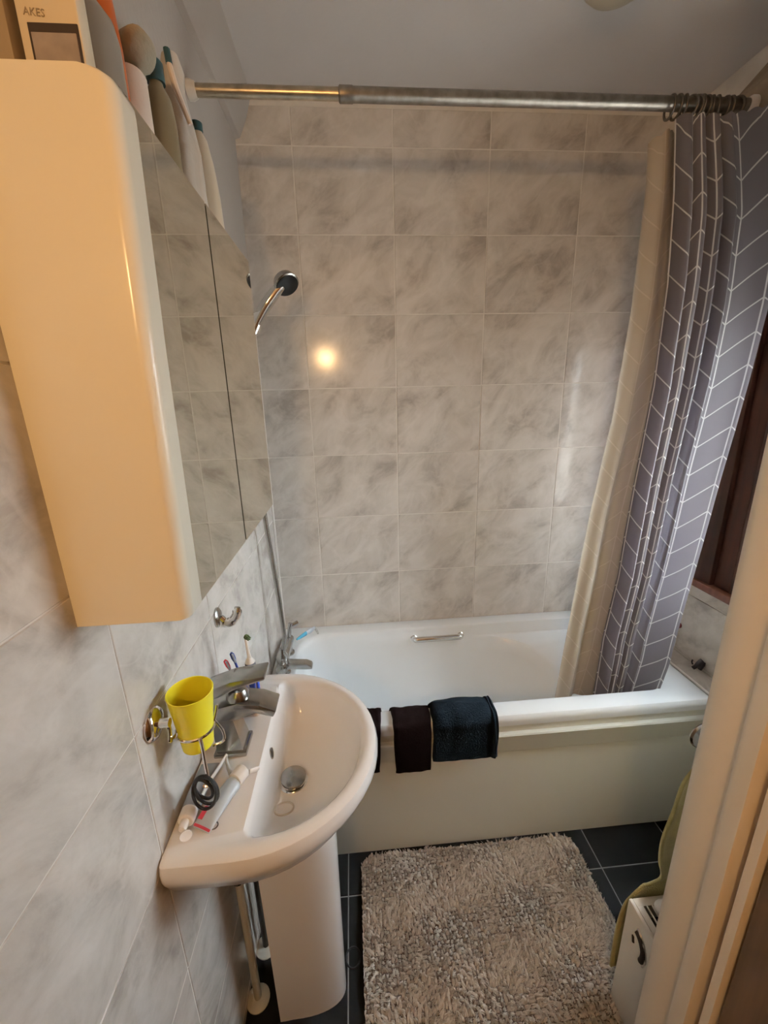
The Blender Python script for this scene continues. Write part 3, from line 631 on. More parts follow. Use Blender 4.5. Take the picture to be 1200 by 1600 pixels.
for i, x in enumerate((1.325, 1.345, 1.366, 1.382, 1.396, 1.412, 1.428, 1.446, 1.462, 1.486, 1.502, 1.520)):
    o = bpy.data.objects.new('curtain_ring', ring0); COL.objects.link(o)
    o.location = (x, RY, RZ - 0.009 + 0.0006*(i % 3)); o.rotation_euler = (0, 0, R(random.uniform(-24, 24)))
    tag(o, RL[i], 'ring', 'curtain rings on the shower rod')
# curtain
XH = [(0.50, 1.320), (0.82, 1.322), (1.09, 1.350), (1.45, 1.359), (1.77, 1.378), (2.07, 1.371), (2.31, 1.350), (2.50, 1.322)]
XR = [(0.50, 1.545), (0.73, 1.600), (0.88, 1.612), (1.12, 1.632), (1.33, 1.652), (1.64, 1.680), (2.0, 1.706), (2.25, 1.70), (2.50, 1.60)]
XL = [(0.45, 1.192), (0.93, 1.227), (1.33, 1.259), (1.67, 1.299), (2.01, 1.318), (2.33, 1.316), (2.50, 1.303)]
def plan(z):
    xh, xr, xl = interp(XH, z), interp(XR, z), interp(XL, z); k = min(1.0, max(0.0, (2.5-z)/0.5)); pts = []
    xr = 0.388 + (xr-0.388)*1.022; wid = (xr-xh)
    for i in range(97):
        w = i/96
        if w < 0.5:
            ph = w/0.5*2*math.pi*4.0; amp = 0.021 + 0.006*math.sin(w*13+z)
            y = -0.560 + amp*math.sin(ph - 0.6)*(0.75+0.25*k); x = xh + wid*(0.02 + w*0.98) + 0.007*math.cos(ph*1.0)
            if i < 6: y = y*(i/6) + (-0.548)*(1-i/6)
        else:
            s = (w-0.5)/0.5
            x = xh + wid*(0.02 + w*0.98); base = -0.560 + 0.023*math.sin(4.0*2*math.pi - 0.6)
            if s < 0.12: y = base + (-0.578-base)*(s/0.12)
            elif s < 0.60: y = -0.578 - 0.046*((s-0.12)/0.48)**1.1
            else: y = -0.624 + 0.074*((s-0.60)/0.40)**0.9
            y += 0.003*math.sin(s*9+z*2)
        pts.append((x, y))
    return pts
def plan_liner(z):
    xl = interp(XL, z); x2 = interp(XR, z) - 0.045; pts = []  # right part extended unseen behind the cloth to block window light
    for i in range(91):
        w = i/90*(x2-xl)/(interp(XH, z)+0.13-xl); k = min(1, max(0, (2.0-z)/1.0))
        pts.append((xl + (x2-xl)*i/90, -0.497 + 0.010*math.sin(w*13+0.8) + (0.032*math.exp(-((w-0.36)/0.09)**2) - 0.012*math.exp(-((w-0.16)/0.09)**2))*k))
    return pts
zs = [2.492 - i*(2.492-0.545)/110 for i in range(111)]
cur = thing('shower_curtain', 'grey shower curtain with white chevron lines hanging into the bathtub', 'curtain', (1.45, RY, 1.5))
def sheet(name, pf, m, front):
    mid = pf(1.4); arc = [0.0]
    for (a, b), (c, d) in zip(mid, mid[1:]): arc.append(arc[-1] + math.hypot(c-a, d-b))
    vs, fs, nu = [], [], len(mid)
    for z in zs:
        if not front: z = 2.492 - (2.492-z)*(2.492-0.505)/(2.492-0.545)
        for i, (x, y) in enumerate(pf(z)):
            dz = 0.0
            if z > 2.40:                                             # scallops between the rings, drooping free corner
                kk = (z-2.40)/0.092
                dz = -kk*(0.008*(1-abs(math.sin(x*120))) + (0.030*max(0, (1.36-x)/0.06) if not front else 0))
            vs.append((x, y + 0.004*noise.noise(Vector((x*9, y*9, z*3))), z+dz))
    me = bpy.data.meshes.new(name)
    for r in range(len(zs)-1):
        for i in range(nu-1):
            a = r*nu+i; fs.append((a, a+nu, a+nu+1, a+1))
    me.from_pydata(vs, [], fs); uvl = me.uv_layers.new(name='UVMap')
    for lp in me.loops:
        vi = lp.vertex_index; uvl.data[lp.index].uv = (arc[vi % nu] + (0 if front else 0.02), zs[vi//nu])
    return link(name, me, m, cur)
sheet('curtain_cloth', plan, 'curtain', True)
o = sheet('curtain_reverse', plan_liner, 'liner', False); o['label'] = 'beige reverse side of the folded-back curtain'

# ================================================================== SMALL THINGS ON THE LEFT WALL
# tumbler holder
t = thing('tumbler_holder', 'chrome wire tumbler holder on the left wall over the basin', 'holder', (0.0, -1.235, 1.185))
bm = bmesh.new(); lathe(bm, [(0.030, 0.0), (0.031, 0.004), (0.027, 0.010), (0.018, 0.013), (0.009, 0.015), (0.008, 0.032)], (0.0015, -1.235, 1.186), (1, 0, 0), 28); obj('wall_rose', bm, 'chrome', t)
cx, cyy, cz = 0.060, -1.200, 1.139
pth = [(0.030, -1.233, 1.182), (0.030, -1.236, 1.160), (0.026, -1.234, 1.142)]
for k in range(0, 11): 
    q = R(205+ k*17); pth.append((cx+0.0335*math.cos(q), cyy+0.0335*math.sin(q), cz))
bm = bmesh.new(); tube(bm, smooth_path(pth, 4), 0.0034, 8)
q = R(205+60); px_, py_ = cx+0.0335*math.cos(R(305)), cyy+0.0335*math.sin(R(305))
tube(bm, smooth_path([(px_-0.004, py_, cz), (px_+0.001, py_-0.004, cz-0.004), (px_+0.001, py_-0.003, cz-0.05), (px_+0.001, py_-0.003, 1.035), (px_-0.003, py_-0.004, 1.028), (px_-0.010, py_-0.004, 1.030)], 5), 0.0034, 8)
tube(bm, smooth_path([(cx+0.030, cyy+0.018, cz), (cx+0.037, cyy+0.020, cz+0.025), (cx+0.038, cyy+0.021, cz+0.032)], 4), 0.003, 8)
tube(bm, smooth_path([(cx+0.030, cyy+0.018, cz), (cx+0.042, cyy+0.02, cz-0.03), (cx+0.040, cyy+0.02, cz-0.055), (cx+0.020, cyy+0.015, cz-0.060)], 5), 0.003, 8)
torus(bm, (cx, cyy, cz), (0, 0, 1), 0.0335, 0.003, 32, 8)
obj('wire_ring', bm, 'chrome', t)
t = thing('tumbler', 'yellow plastic tumbler sitting in the chrome wall holder', 'cup', (cx, cyy, 1.100))
bm = bmesh.new(); lathe(bm, [(0.002, 0.004), (0.024, 0.004), (0.0265, 0.008), (0.0305, 0.05), (0.0395, 0.126), (0.0405, 0.127), (0.0415, 0.126), (0.0325, 0.048), (0.0285, 0.002), (0.026, 0.0), (0.002, 0.0)], (cx, cyy, 1.100), (0.02, -0.02, 1), 36, cap=False)
obj('cup', bm, 'yellow', t)
for k, (dx, ang, tx) in enumerate(((0.0, 10, 0.2), (0.003, -16, -0.15), (-0.004, 30, 0.5))):
    bm = bmesh.new(); torus(bm, (px_-0.010+dx, py_-0.004+0.004*k, 1.012), (0.15+tx*0.4, 1, 0.12*k), 0.0245 - 0.0020*k, 0.0031, 32, 8, 1.0, 1.75)
    tag(obj('hair_tie', bm, 'black', loc=(px_-0.010, py_-0.004, 1.0)), ('largest and nearest black hair tie on the wire hook of the tumbler holder', 'middle black hair tie on the wire hook of the tumbler holder', 'smallest, rearmost black hair tie on the wire hook of the tumbler holder')[k], 'hair tie', 'hair ties on the tumbler holder')
# soap / towel hook
t = thing('wall_hook', 'curved chrome hook on the left wall below the mirror cabinet', 'hook', (0.0, -0.86, 1.185))
bm = bmesh.new(); lathe(bm, [(0.028, 0), (0.028, 0.005), (0.022, 0.010), (0.004, 0.012)], (0.001, -0.86, 1.187), (1, 0, 0), 24, sx=1.0, sy=0.8); obj('hook_plate', bm, 'dullchrome', t)
bm = bmesh.new(); tube(bm, smooth_path([(0.008, -0.86, 1.182), (0.020, -0.86, 1.170), (0.038, -0.86, 1.172), (0.054, -0.86, 1.190), (0.060, -0.86, 1.214)], 6), [0.016]*6+[0.014]*8+[0.012]*6+[0.013]*3+[0.008]*2, 12, flat=0.6)
obj('hook_arm', bm, 'chrome', t)

# ================================================================== TOOTHBRUSHES IN A CUP, TUBES, RINGS ON THE BASIN
RIM = 0.9418
t = thing('clear_tumbler', 'clear plastic tumbler behind the basin tap holding toothbrushes', 'cup', (0.068, -0.925, RIM))
bm = bmesh.new(); lathe(bm, [(0.002, 0.003), (0.024, 0.003), (0.031, 0.088), (0.0325, 0.088), (0.0255, 0.0), (0.002, 0.0)], (0.068, -0.925, RIM), (0, 0, 1), 28, cap=False); obj('cup', bm, 'clear', t)
def brush(label, base, top, mh, mb, r=0.005):
    base, top = Vector(base), Vector(top); d = (top-base).normalized(); side = d.cross(Vector((0.3, -1, 0))).normalized()
    t = thing('toothbrush', label, 'toothbrush', base)
    bm = bmesh.new(); Ln = (top-base).length; n = 12
    tube(bm, [base + d*Ln*k/n for k in range(n+1)], [r*(0.8+0.45*math.sin(k/n*math.pi*1.1)) if k < 8 else r*0.62 for k in range(n+1)], 10); obj('handle', bm, mh, t)
    f = Vector((0.55, -0.8, 0.0)); f = (f - d*f.dot(d)).normalized()
    bm = bmesh.new(); tube(bm, [top - d*0.028, top - d*0.018, top - d*0.004, top], [0.004, 0.0062, 0.006, 0.003], 10, flat=0.6); obj('head', bm, mh, t)
    bm = bmesh.new()
    for k in range(5):
        p = top - d*(0.004+0.005*k) + f*0.003; tube(bm, [p, p+f*0.009], 0.0024, 6)
    obj('bristles', bm, mb, t)
brush('red and white toothbrush leaning left in the cup behind the basin tap', (0.078, -0.926, RIM+0.005), (0.035, -0.935, 1.104), 'red', 'bristle')
brush('dark blue toothbrush leaning in the cup behind the basin tap', (0.082, -0.915, RIM+0.005), (0.050, -0.925, 1.118), 'blue', 'bristle')
# electric toothbrush
t = thing('electric_toothbrush', 'white and dark blue electric toothbrush standing behind the basin tap', 'toothbrush', (0.104, -0.93, RIM))
bm = bmesh.new(); lathe(bm, [(0.012, 0.0), (0.0125, 0.004), (0.0135, 0.06), (0.0145, 0.13), (0.0125, 0.160), (0.006, 0.172)], (0.104, -0.945, RIM), (-0.02, 0, 1), 18); obj('handle', bm, 'white', t)
bm = bmesh.new(); prism(bm, [(0.0985, 0.99), (0.1075, 0.99), (0.1125, 1.07), (0.109, 1.100), (0.097, 1.100), (0.0935, 1.08)], 'y', -0.9615, -0.955, 0.001); tube(bm, [(0.1165, -0.952, 0.985), (0.1150, -0.952, 1.09)], 0.0042, 8); obj('grip', bm, 'blue', t)
bm = bmesh.new(); lathe(bm, [(0.0146, 0.118), (0.0150, 0.122), (0.0152, 0.134), (0.0128, 0.158), (0.010, 0.164)], (0.104, -0.945, RIM), (-0.02, 0, 1), 18, cap=False); obj('collar', bm, 'charcoal', t)
bm = bmesh.new(); tube(bm, [(0.101, -0.945, 1.108), (0.0985, -0.944, 1.13), (0.0965, -0.943, 1.168), (0.096, -0.943, 1.176)], [0.0058, 0.0042, 0.0036, 0.004], 10); obj('brush_neck', bm, 'white', t)
bm = bmesh.new(); lathe(bm, [(0.0065, 0), (0.0068, 0.005), (0.006, 0.006)], (0.0985, -0.945, 1.175), (0.7, -0.7, 0), 14)
for k in range(7):
    a = k*math.pi*2/6; rr = 0.0 if k == 6 else 0.0042; ax_ = Vector((0.7, -0.7, 0)); s1 = Vector((0.7, 0.7, 0)); p = Vector((0.0985, -0.945, 1.175))+ax_*0.008+s1*rr*math.cos(a)+Vector((0, 0, 1))*rr*math.sin(a); tube(bm, [p, p+ax_*0.007], 0.0018, 5)
obj('brush_head', bm, 'green', t)
# small white box with green mark behind the spout
t = thing('floss_box', 'tiny white box with a green mark on the basin behind the spout', 'box', (0.155, -0.90, RIM))
bx('box_body', 0.128, 0.148, -0.905, -0.880, RIM+0.0005, RIM+0.030, 'white', t, 0.003); bx('lid', 0.129, 0.140, -0.9065, -0.9045, RIM+0.012, RIM+0.026, 'green', t, 0.0005)
# toothpaste tubes
def tube_thing(name, label, a, b, w, hgt, mbody, cap_len, cap_r, mcap, z0, extra=None):
    """flattened tube: crimped end at a, round cap end at b (xy points on the basin)."""
    a, b = Vector((*a, 0)), Vector((*b, 0)); d = (b-a).normalized(); s = Vector((-d.y, d.x, 0)); Ln = (b-a).length
    t = thing(name, label, 'tube', (a.x, a.y, z0))
    bm = bmesh.new(); rings = []
    for k in range(13):
        q = k/12; ww = w*(1.06-0.20*q); hh = 0.0012 + (hgt/2)*math.sin(min(1, q*1.15)*math.pi/2)**0.8; c = a + d*Ln*q; c.z = z0 + hgt/2*(0.55+0.45*q) if q > 0 else z0 + 0.004
        c.z = z0 + max(hh, 0.0015) + 0.0006
        if q > 0.93: ww *= 0.72; hh = min(hh, cap_r*0.95)
        rings.append([c + s*ww*math.cos(x*2*math.pi/20) + Vector((0, 0, hh*math.sin(x*2*math.pi/20))) for x in range(20)])
    loft(bm, rings, True, True); obj('tube_body', bm, mbody, t)
    bm = bmesh.new(); cz_ = z0 + max(hgt/2, cap_r) + 0.0006
    tube(bm, [b + Vector((0, 0, cz_)) + d*k for k in (-0.002, 0.0, cap_len*0.9, cap_len)], [cap_r*0.95, cap_r, cap_r, cap_r*0.85], 20); obj('tube_cap', bm, mcap, t)
    if extra: extra(t, a, b, d, s, Ln, z0)
    return t
def ex1(t, a, b, d, s, Ln, z0):
    p = b + d*0.022 + Vector((0, 0, z0+0.018)); bm = bmesh.new(); tube(bm, [p, p+d*0.014, p+d*0.017], [0.0085, 0.008, 0.006], 14); obj('nozzle', bm, 'white', t)
    q = p + d*0.014 + s*0.008; bm = bmesh.new(); lathe(bm, [(0.012, -0.0015), (0.0125, 0.0), (0.012, 0.0015)], q + d*0.008 + Vector((0, 0, -0.008)), (d*0.7 + s*0.6 + Vector((0, 0, 0.2))), 18, sy=0.8); obj('flip_lid', bm, 'white', t)
tube_thing('grey_tube', 'grey toothpaste tube with white flip cap lying against the left wall', (0.030, -1.098), (0.030, -1.222), 0.020, 0.026, 'greytube', 0.022, 0.016, 'white', RIM, ex1)
def ex2(t, a, b, d, s, Ln, z0):
    bm = bmesh.new()
    for q0, q1, w in ((0.01, 0.05, 0.0205), (0.12, 0.34, 0.006)):
        def P(q, ss):
            hh = 0.0012 + 0.012*math.sin(min(1, q*1.15)*math.pi/2)**0.8; return a + d*Ln*q + s*ss + Vector((0, 0, z0 + hh*(1+math.sqrt(max(0, 1-(ss/0.0225)**2))) + 0.0012))
        g = [[bm.verts.new(P(q0+(q1-q0)*i/3, 0.0195 - (0.0005+w*1.9)*j/5)) for j in range(6)] for i in range(4)]
        for i in range(3):
            for j in range(5): bm.faces.new((g[i][j], g[i+1][j], g[i+1][j+1], g[i][j+1]))
    obj('red_print', bm, 'red', t)
    p = b + d*0.030; bm = bmesh.new(); tube(bm, [p + Vector((0, 0, z0+0.012)) + s*-0.012, p + d*0.014 + s*-0.020 + Vector((0, 0, z0+0.007)), p + d*0.02 + s*-0.022 + Vector((0, 0, z0+0.006))], [0.006, 0.007, 0.004], 10, flat=0.5); obj('flip_lid', bm, 'white', t)
tube_thing('silver_tube', 'silver and red toothpaste tube with round white cap on the basin ledge', (0.060, -1.252), (0.104, -1.160), 0.0205, 0.024, 'silvertube', 0.026, 0.0165, 'white', RIM, ex2)
# long white brush between the tubes
t = thing('white_toothbrush', 'white toothbrush lying between the two toothpaste tubes', 'toothbrush', (0.06, -1.15, RIM))
bm = bmesh.new(); tube(bm, smooth_path([(0.046, -1.215, RIM+0.026), (0.051, -1.17, RIM+0.024), (0.057, -1.12, RIM+0.014), (0.062, -1.085, RIM+0.009)], 5), 0.0045, 10, flat=0.8); obj('handle', bm, 'white', t)
bm = bmesh.new(); tube(bm, smooth_path([(0.062, -1.088, RIM+0.0075), (0.074, -1.115, RIM+0.009), (0.088, -1.140, RIM+0.010)], 5), [0.005]*6+[0.006]*5, 10, flat=0.75); obj('grip', bm, 'offwhite', t)
bm = bmesh.new(); torus(bm, (0.083, -1.245, RIM+0.0016), (0, 0, 1), 0.0075, 0.0013, 20, 6); tube(bm, [(0.083, -1.2375, RIM+0.0016), (0.088, -1.229, RIM+0.003)], 0.0011, 6)
tag(obj('small_ring', bm, 'dullchrome', loc=(0.083, -1.245, RIM)), 'tiny silver ring lying on the basin ledge beside the silver tube', 'ring')
bm = bmesh.new(); torus(bm, (0.192, -1.130, 0.8285), (0.0, 0.30, 1), 0.0215, 0.0022, 32, 6)
tag(obj('rubber_ring', bm, 'ringmark', loc=(0.192, -1.13, 0.826)), 'thin grey rubber ring lying in the basin bowl beside the plug', 'ring')
# razor on the bath corner
t = thing('razor', 'blue and clear razor lying on the bath corner behind the tap', 'razor', (0.12, -0.13, 0.632))
p0, p1 = Vector((0.088, -0.165, 0.664)), Vector((0.163, -0.068, 0.662))
bm = bmesh.new(); tube(bm, [p0, p0.lerp(p1, 0.15), p0.lerp(p1, 0.5), p0.lerp(p1, 0.55)], [0.005, 0.008, 0.011, 0.009], 12, flat=0.6); obj('grip', bm, 'aqua', t)
bm = bmesh.new(); tube(bm, [p0.lerp(p1, 0.5), p0.lerp(p1, 0.75), p1], [0.010, 0.013, 0.008], 12, flat=0.6); obj('clear_head', bm, 'silvertube', t)
bm = bmesh.new(); tube(bm, [p1, p1+Vector((0.012, -0.005, -0.018)), p1+Vector((0.016, -0.008, -0.030))], [0.006, 0.005, 0.004], 8); obj('support_foot', bm, 'clear', t)

# ================================================================== CLOTHES ON THE BATH RIM
def drape(name, label, x0, x1, prof, m, amp=0.004, thick=0.006, seed=0, hem=None, bulge=0.0, nx=30, skew=(0, 0)):
    path = smooth_path([(0, y, z) for y, z in prof], 6); n = len(path); g0, bm = [], bmesh.new(); nrm = []
    for j in range(n):
        a, b = path[max(j-1, 0)], path[min(j+1, n-1)]; tt = (b-a).normalized(); v = Vector((0, tt.z, -tt.y)); nrm.append(-v if v.y > 0 and v.z < 0 else v)
    def surf(off):
        G = []
        for i in range(nx+1):
            u = i/nx; row = []
            for j, p in enumerate(path):
                q = j/(n-1); ed = (4*u*(1-u))**0.5
                k = off*(0.55+0.45*ed) + amp*(1+noise.noise(Vector((u*5+seed, q*3, seed*3.1)))) + bulge*math.sin(u*math.pi)**0.7*max(0, 1-abs(q-0.38)/0.3)
                x = x0+(x1-x0)*u + skew[0]*q*(1-u) + skew[1]*q*u + 0.004*noise.noise(Vector((q*6, seed, u*3)))
                pt = p + nrm[j]*k
                row.append(bm.verts.new((x, pt.y, pt.z + (hem*u*q if hem else 0))))
            G.append(row)
        return G
    A, B = surf(0.0005), surf(thick)
    for G in (A, B):
        for i in range(nx):
            for j in range(n-1): bm.faces.new((G[i][j], G[i+1][j], G[i+1][j+1], G[i][j+1]))
    for i in range(nx):
        for j in (0, n-1): bm.faces.new((A[i][j], A[i+1][j], B[i+1][j], B[i][j]))
    for j in range(n-1):
        for i in (0, nx): bm.faces.new((A[i][j], A[i][j+1], B[i][j+1], B[i][j]))
    return obj(name, bm, m, None, ((x0+x1)/2, -0.69, 0.633))
base_prof = lambda zi, zo: [(-0.600, zi), (-0.612, 0.612), (-0.628, 0.634), (-0.66, 0.636), (-0.690, 0.634), (-0.7045, 0.618), (-0.7065, 0.57), (-0.708, zo+0.03), (-0.709, zo)]
o = drape('navy_shorts', None, 0.630, 0.862, base_prof(0.585, 0.475), 'navy', 0.004, 0.010, 2, bulge=0.024); tag(o, 'folded navy ribbed garment hanging over the bath rim', 'garment')
hm = drape('waistband', None, 0.842, 0.866, base_prof(0.590, 0.478), 'navy', 0.006, 0.016, 5, nx=6); hm.parent = o; hm.location = Vector(hm.location) - Vector(o.location)
o = drape('black_cloth', None, 0.482, 0.628, base_prof(0.59, 0.435), 'brownblack', 0.003, 0.006, 9, skew=(0.012, -0.006)); tag(o, 'black brown cloth hanging over the bath rim beside the navy garment', 'garment')
o = drape('black_sock', None, 0.385, 0.456, base_prof(0.59, 0.45), 'brownblack', 0.004, 0.008, 14, nx=14, skew=(0, -0.02)); tag(o, 'black garment on the bath rim partly hidden behind the wash basin', 'garment')

# ================================================================== FLOOR: MAT, HAIR TIE
mat_t = thing('bath_mat', 'fluffy taupe bath mat on the dark floor in front of the bathtub', 'bath mat', (0.78, -0.98, 0.0008))
MX0, MX1, MY0, MY1, MR = 0.352, 1.208, -1.26, -0.692, 0.055
def inmat(x, y, r=MR):
    dx = np.maximum(np.maximum(MX0+r-x, x-(MX1-r)), 0); dy = np.maximum(np.maximum(MY0+r-y, y-(MY1-r)), 0); return dx*dx+dy*dy < r*r
bm = bmesh.new(); loft(bm, [rrect(MX0, MX1, MY0, MY1, c4(MR), 0.001), rrect(MX0, MX1, MY0, MY1, c4(MR), 0.008), rrect(MX0+.004, MX1-.004, MY0+.004, MY1-.004, c4(MR), 0.010)], True, True); obj('backing', bm, 'matbase', mat_t)
N = 150000
x = np.random.uniform(MX0, MX1, N); y = np.random.uniform(MY0, MY1, N); k = inmat(x, y); x, y = x[k], y[k]; N = len(x)
cs = 0.0105; ix, iy = np.floor(x/cs).astype(int), np.floor(y/cs).astype(int)
def hsh(a, b, s): return np.modf(np.abs(np.sin(a*12.9898+b*78.233+s*37.719)*43758.5453))[0]
ccx = (ix+0.2+0.6*hsh(ix, iy, 1))*cs; ccy = (iy+0.2+0.6*hsh(ix, iy, 2))*cs
lean = hsh(ix, iy, 3)*6.283; lm = 0.003+0.008*hsh(ix, iy, 4)
big = 0.010*np.stack([np.sin(x*21+y*9), np.cos(y*25-x*6)], 1)
Lh = 0.012+0.006*hsh(ix, iy, 5)+np.random.uniform(-0.003, 0.003, N)
tipx = x+(ccx-x)*0.75+np.cos(lean)*lm+big[:, 0]*0.6+np.random.normal(0, 0.0012, N); tipy = y+(ccy-y)*0.75+np.sin(lean)*lm+big[:, 1]*0.6-0.002+np.random.normal(0, 0.0012, N)
tipx = np.clip(tipx, MX0-0.002, MX1+0.002); tipy = np.clip(tipy, MY0-0.008, MY1-0.006+0.012)
th = np.random.uniform(0, 3.1416, N); wx, wy = np.cos(th)*0.0011, np.sin(th)*0.0011
z0 = np.full(N, 0.009)
def st(a, b, c): return np.stack([a, b, c], 1)
m1 = 0.45
V = np.stack([st(x-wx, y-wy, z0), st(x+wx, y+wy, z0), st(x+(tipx-x)*0.3-wx, y+(tipy-y)*0.3-wy, z0+Lh*0.55), st(x+(tipx-x)*0.3+wx, y+(tipy-y)*0.3+wy, z0+Lh*0.55), st(tipx, tipy, z0+Lh)], 1).reshape(-1, 3)
V -= np.array(mat_t.location)
me = bpy.data.meshes.new('pile'); b0 = np.arange(N)*5
F3 = np.stack([b0+2, b0+3, b0+4], 1); F4 = np.stack([b0, b0+1, b0+3, b0+2], 1)
me.vertices.add(len(V)); me.vertices.foreach_set('co', V.ravel())
loops = np.concatenate([F4.ravel(), F3.ravel()]); me.loops.add(len(loops)); me.loops.foreach_set('vertex_index', loops)
me.polygons.add(2*N); ls = np.concatenate([np.arange(N)*4, 4*N+np.arange(N)*3]); me.polygons.foreach_set('loop_start', ls.astype(np.int32))
me.update(calc_edges=True); me.validate(); me.materials.append(M['mat'])
po_ = bpy.data.objects.new('pile', me); COL.objects.link(po_); po_.parent = mat_t; po_['kind'] = 'stuff'
bm = bmesh.new(); torus(bm, (0.318, -0.988, 0.0032), (0, 0, 1), 0.024, 0.0028, 28, 8, 0.95, 1.1)
tag(obj('floor_hair_tie', bm, 'black', loc=(0.318, -0.988, 0.0)), 'black hair tie lying on the dark floor between pedestal and mat', 'hair tie')

# ================================================================== RADIATOR, TOWEL, HOOK
rd = thing('radiator', 'ivory panel radiator with slotted top against the wall by the door frame', 'radiator', (1.4, -1.22, 0.045))
RX0, RX1, RYN, RYF, RZ0, RZ1 = 1.073, 1.75, -1.268, -1.160, 0.045, 0.442
bm = bmesh.new(); box(bm, RX0, RX0+0.010, RYN, RYF, RZ0, RZ1, 0.003); obj('end_cover', bm, 'rad', rd)
bx('front_plate', RX0+0.012, RX1, RYF-0.012, RYF-0.002, RZ0+0.005, RZ1-0.003, 'rad', rd, 0.003)
bx('rear_plate', RX0+0.012, RX1, RYN+0.002, RYN+0.012, RZ0+0.005, RZ1-0.003, 'rad', rd, 0.003)
bx('convector', RX0+0.012, RX1, RYN+0.03, RYF-0.03, RZ0+0.03, RZ1-0.03, 'raddark', rd)
bx('top_rail', RX0+0.010, RX1, RYF-0.020, RYF-0.001, RZ1-0.004, RZ1-0.001, 'rad', rd, 0.001); bx('top_rail', RX0+0.010, RX1, RYN+0.001, RYN+0.020, RZ1-0.004, RZ1-0.001, 'rad', rd, 0.001)
sl = None
for i in range(45):
    xx = RX0+0.011+(0 if i == 0 else 0.010+i*0.0145)
    bx('grille_bar', xx, xx+(0.016 if i == 0 else 0.0035), RYN+0.019, RYF-0.019, RZ1-0.0045, RZ1-0.0012, 'rad', rd)
# curved slot with bolt on the end cover
bm = bmesh.new(); arcp = [(RX0-0.001, -1.222+0.030*math.cos(R(a)), 0.372+0.030*math.sin(R(a))) for a in range(80, 200, 8)]
arcp = [(RX0-0.0006, -1.205-0.030*math.sin(R(a)), 0.352+0.042*math.cos(R(a))) for a in range(0, 121, 10)]
tube(bm, arcp, 0.0075, 10, flat=1.0); o = obj('slot', bm, 'raddark', rd)
bm = bmesh.new(); tube(bm, [(p[0]-0.001, p[1]-(p[1]+1.205)*-0.28-0.001, p[2]+(p[2]-0.352)*0.28) for p in arcp], 0.0035, 8); obj('slot_rim', bm, 'chrome', rd)
bm = bmesh.new(); tube(bm, [(RX0-0.001, -1.196, 0.362), (RX0-0.001, -1.200, 0.345)], 0.0035, 8); obj('bolt', bm, 'raddark', rd)
bm = bmesh.new(); bmesh.ops.create_icosphere(bm, subdivisions=3, radius=0.019, matrix=Matrix.Translation((1.142, -1.197, RZ1+0.013)) @ Matrix.Diagonal((1.3, 1, 0.75, 1)))
tag(obj('rounded_object', bm, 'white', loc=(1.142, -1.197, RZ1)), 'small rounded white object resting on the radiator top', 'soap')  # unidentified white rounded piece, modelled as a flattened ball
t = thing('towel_hook', 'round chrome hook above the radiator that the olive towel hangs from', 'hook', (1.15, -1.30, 1.03))
bm = bmesh.new(); lathe(bm, [(0.012, 0), (0.010, 0.05), (0.011, 0.075)], (1.118, -1.299, 1.03), (0, 1, 0), 16); obj('hook_post', bm, 'chrome', t)
bm = bmesh.new(); lathe(bm, [(0.010, 0.072), (0.030, 0.075), (0.033, 0.079), (0.030, 0.083), (0.008, 0.086)], (1.118, -1.299, 1.03), (0, 1, 0), 24); obj('hook_disc', bm, 'dullchrome', t)
TW = [(1.015, 1.122, -1.235), (0.96, 1.125, -1.215), (0.88, 1.110, -1.200), (0.79, 1.105, -1.195), (0.69, 1.100, -1.188), (0.59, 1.122, -1.172), (0.51, 1.150, -1.158), (0.46, 1.112, -1.148), (0.43, 1.096, -1.143), (0.38, 1.084, -1.135), (0.28, 1.080, -1.128), (0.16, 1.084, -1.124), (0.10, 1.086, -1.124)]
pth = smooth_path([(l, yy, z) for z, l, yy in TW], 5); g = bmesh.new(); rows = []
for j, p in enumerate(pth):
    q = j/(len(pth)-1); wdt = 0.09 + 0.33*min(1, q*2.2); row = []
    for i in range(41):
        u = i/40; yy = p.y + (0.012*math.sin(u*11+q*2)*min(1, u*5) + 0.008*math.sin(u*23+1)*min(1, u*6))*(1.0 if p.z > 0.46 else 0.35)
        if p.z < 0.47: yy = max(yy, -1.146)
        row.append(g.verts.new((p.x + wdt*u, yy, p.z + 0.003*noise.noise(Vector((u*8, q*9, 0))))))
    rows.append(row)
for A, B in zip(rows, rows[1:]):
    for i in range(40): g.faces.new((A[i], A[i+1], B[i+1], B[i]))
tw = obj('olive_towel', g, 'towel', None, (1.25, -1.16, 0.55)); tag(tw, 'olive green towel hanging over the front of the ivory radiator', 'towel')
sm = tw.modifiers.new('thick', 'SOLIDIFY'); sm.thickness = 0.007; sm.offset = 1.0 

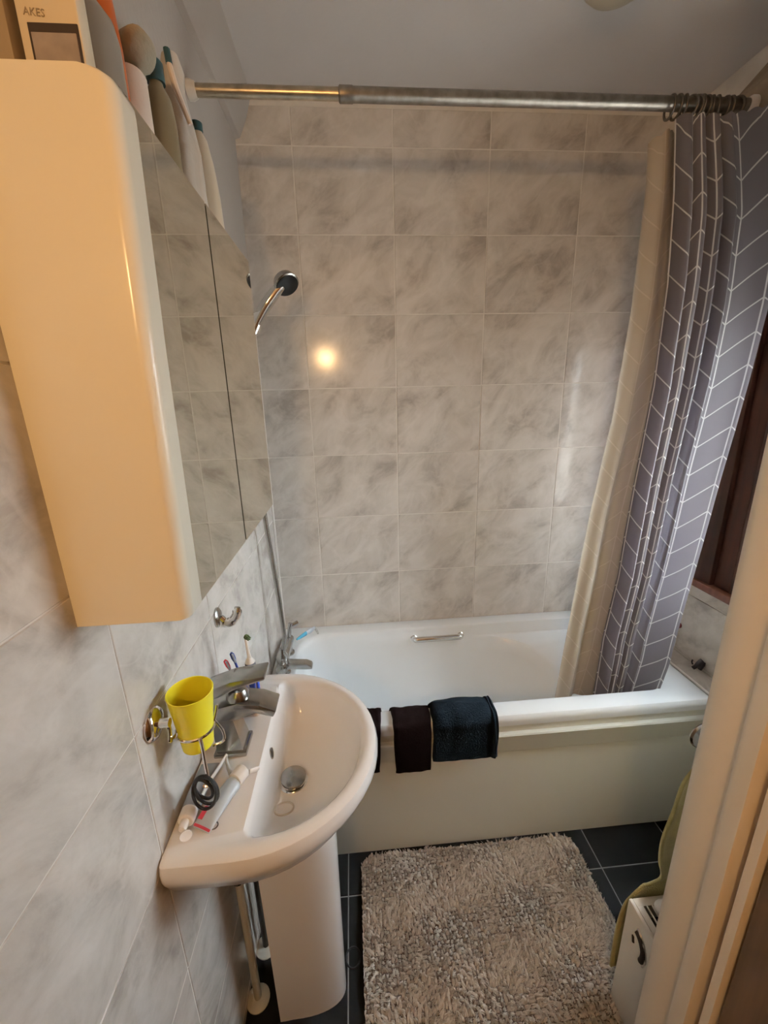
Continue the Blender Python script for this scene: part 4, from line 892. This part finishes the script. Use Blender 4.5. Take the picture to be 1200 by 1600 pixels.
# ================================================================== REMAINING SMALL THINGS
# hair claw on the ledge at the foot of the bath
t = thing('hair_claw', 'small dark hair claw on the tiled ledge at the bath foot', 'hair clip', (1.785, -0.535, 0.634))
bm = bmesh.new(); tube(bm, smooth_path([(1.760, -0.530, 0.637), (1.768, -0.536, 0.650), (1.775, -0.54, 0.668), (1.786, -0.54, 0.676)], 5), [0.008]*6+[0.010]*6+[0.011]*4, 10, flat=0.7); obj('claw_side', bm, 'charcoal', t)
bm = bmesh.new(); tube(bm, smooth_path([(1.774, -0.546, 0.640), (1.782, -0.546, 0.655), (1.788, -0.542, 0.672)], 5), [0.009]*6+[0.011]*5, 10, flat=0.7); obj('claw_side', bm, 'charcoal', t)
bm = bmesh.new(); tube(bm, smooth_path([(1.760, -0.525, 0.652), (1.757, -0.523, 0.663), (1.760, -0.522, 0.671)], 4), 0.003, 8); obj('spring', bm, 'charcoal', t)
bm = bmesh.new(); lathe(bm, [(0.013, 0), (0.013, 0.006), (0.008, 0.016), (0.007, 0.028), (0.012, 0.034), (0.006, 0.038)], (1.794, -0.392, 0.752), (-1, 0, 0.1), 16)
tag(obj('red_knob', bm, 'rust', loc=(1.794, -0.392, 0.752)), 'small dark red knob on the right wall beside the curtain edge', 'knob')
# ceiling lamp, unlit, only its tip in frame
t = thing('ceiling_lamp', 'dull domed ceiling lamp at the top edge of the picture', 'lamp', (1.15, -0.52, H))
bm = bmesh.new(); lathe(bm, [(0.105, 0), (0.108, 0.006), (0.103, 0.012)], (1.15, -0.525, H-0.0005), (0, 0, -1), 32); obj('lamp_base', bm, 'lampglass', t)
bm = bmesh.new(); lathe(bm, [(0.098, 0.012), (0.094, 0.025), (0.078, 0.042), (0.045, 0.054), (0.004, 0.058)], (1.15, -0.525, H-0.0005), (0, 0, -1), 32); obj('lamp_dome', bm, 'lampglass', t)
# hall lamp body (behind the photographer): wall plate and open shade around the bulb
t = thing('hall_lamp', 'small wall lamp on the landing behind the photographer', 'lamp', (0.0, -2.60, 2.06))
bm = bmesh.new(); lathe(bm, [(0.05, 0), (0.05, 0.01), (0.015, 0.015), (0.012, 0.145)], (0.001, -2.60, 2.05), (1, 0, 0), 18); obj('wall_plate', bm, 'chrome', t)
bm = bmesh.new(); lathe(bm, [(0.03, 0), (0.03, 0.012), (0.018, 0.035)], (0.16, -2.60, 2.045), (0, 0, 1), 18); obj('lamp_holder', bm, 'white', t)
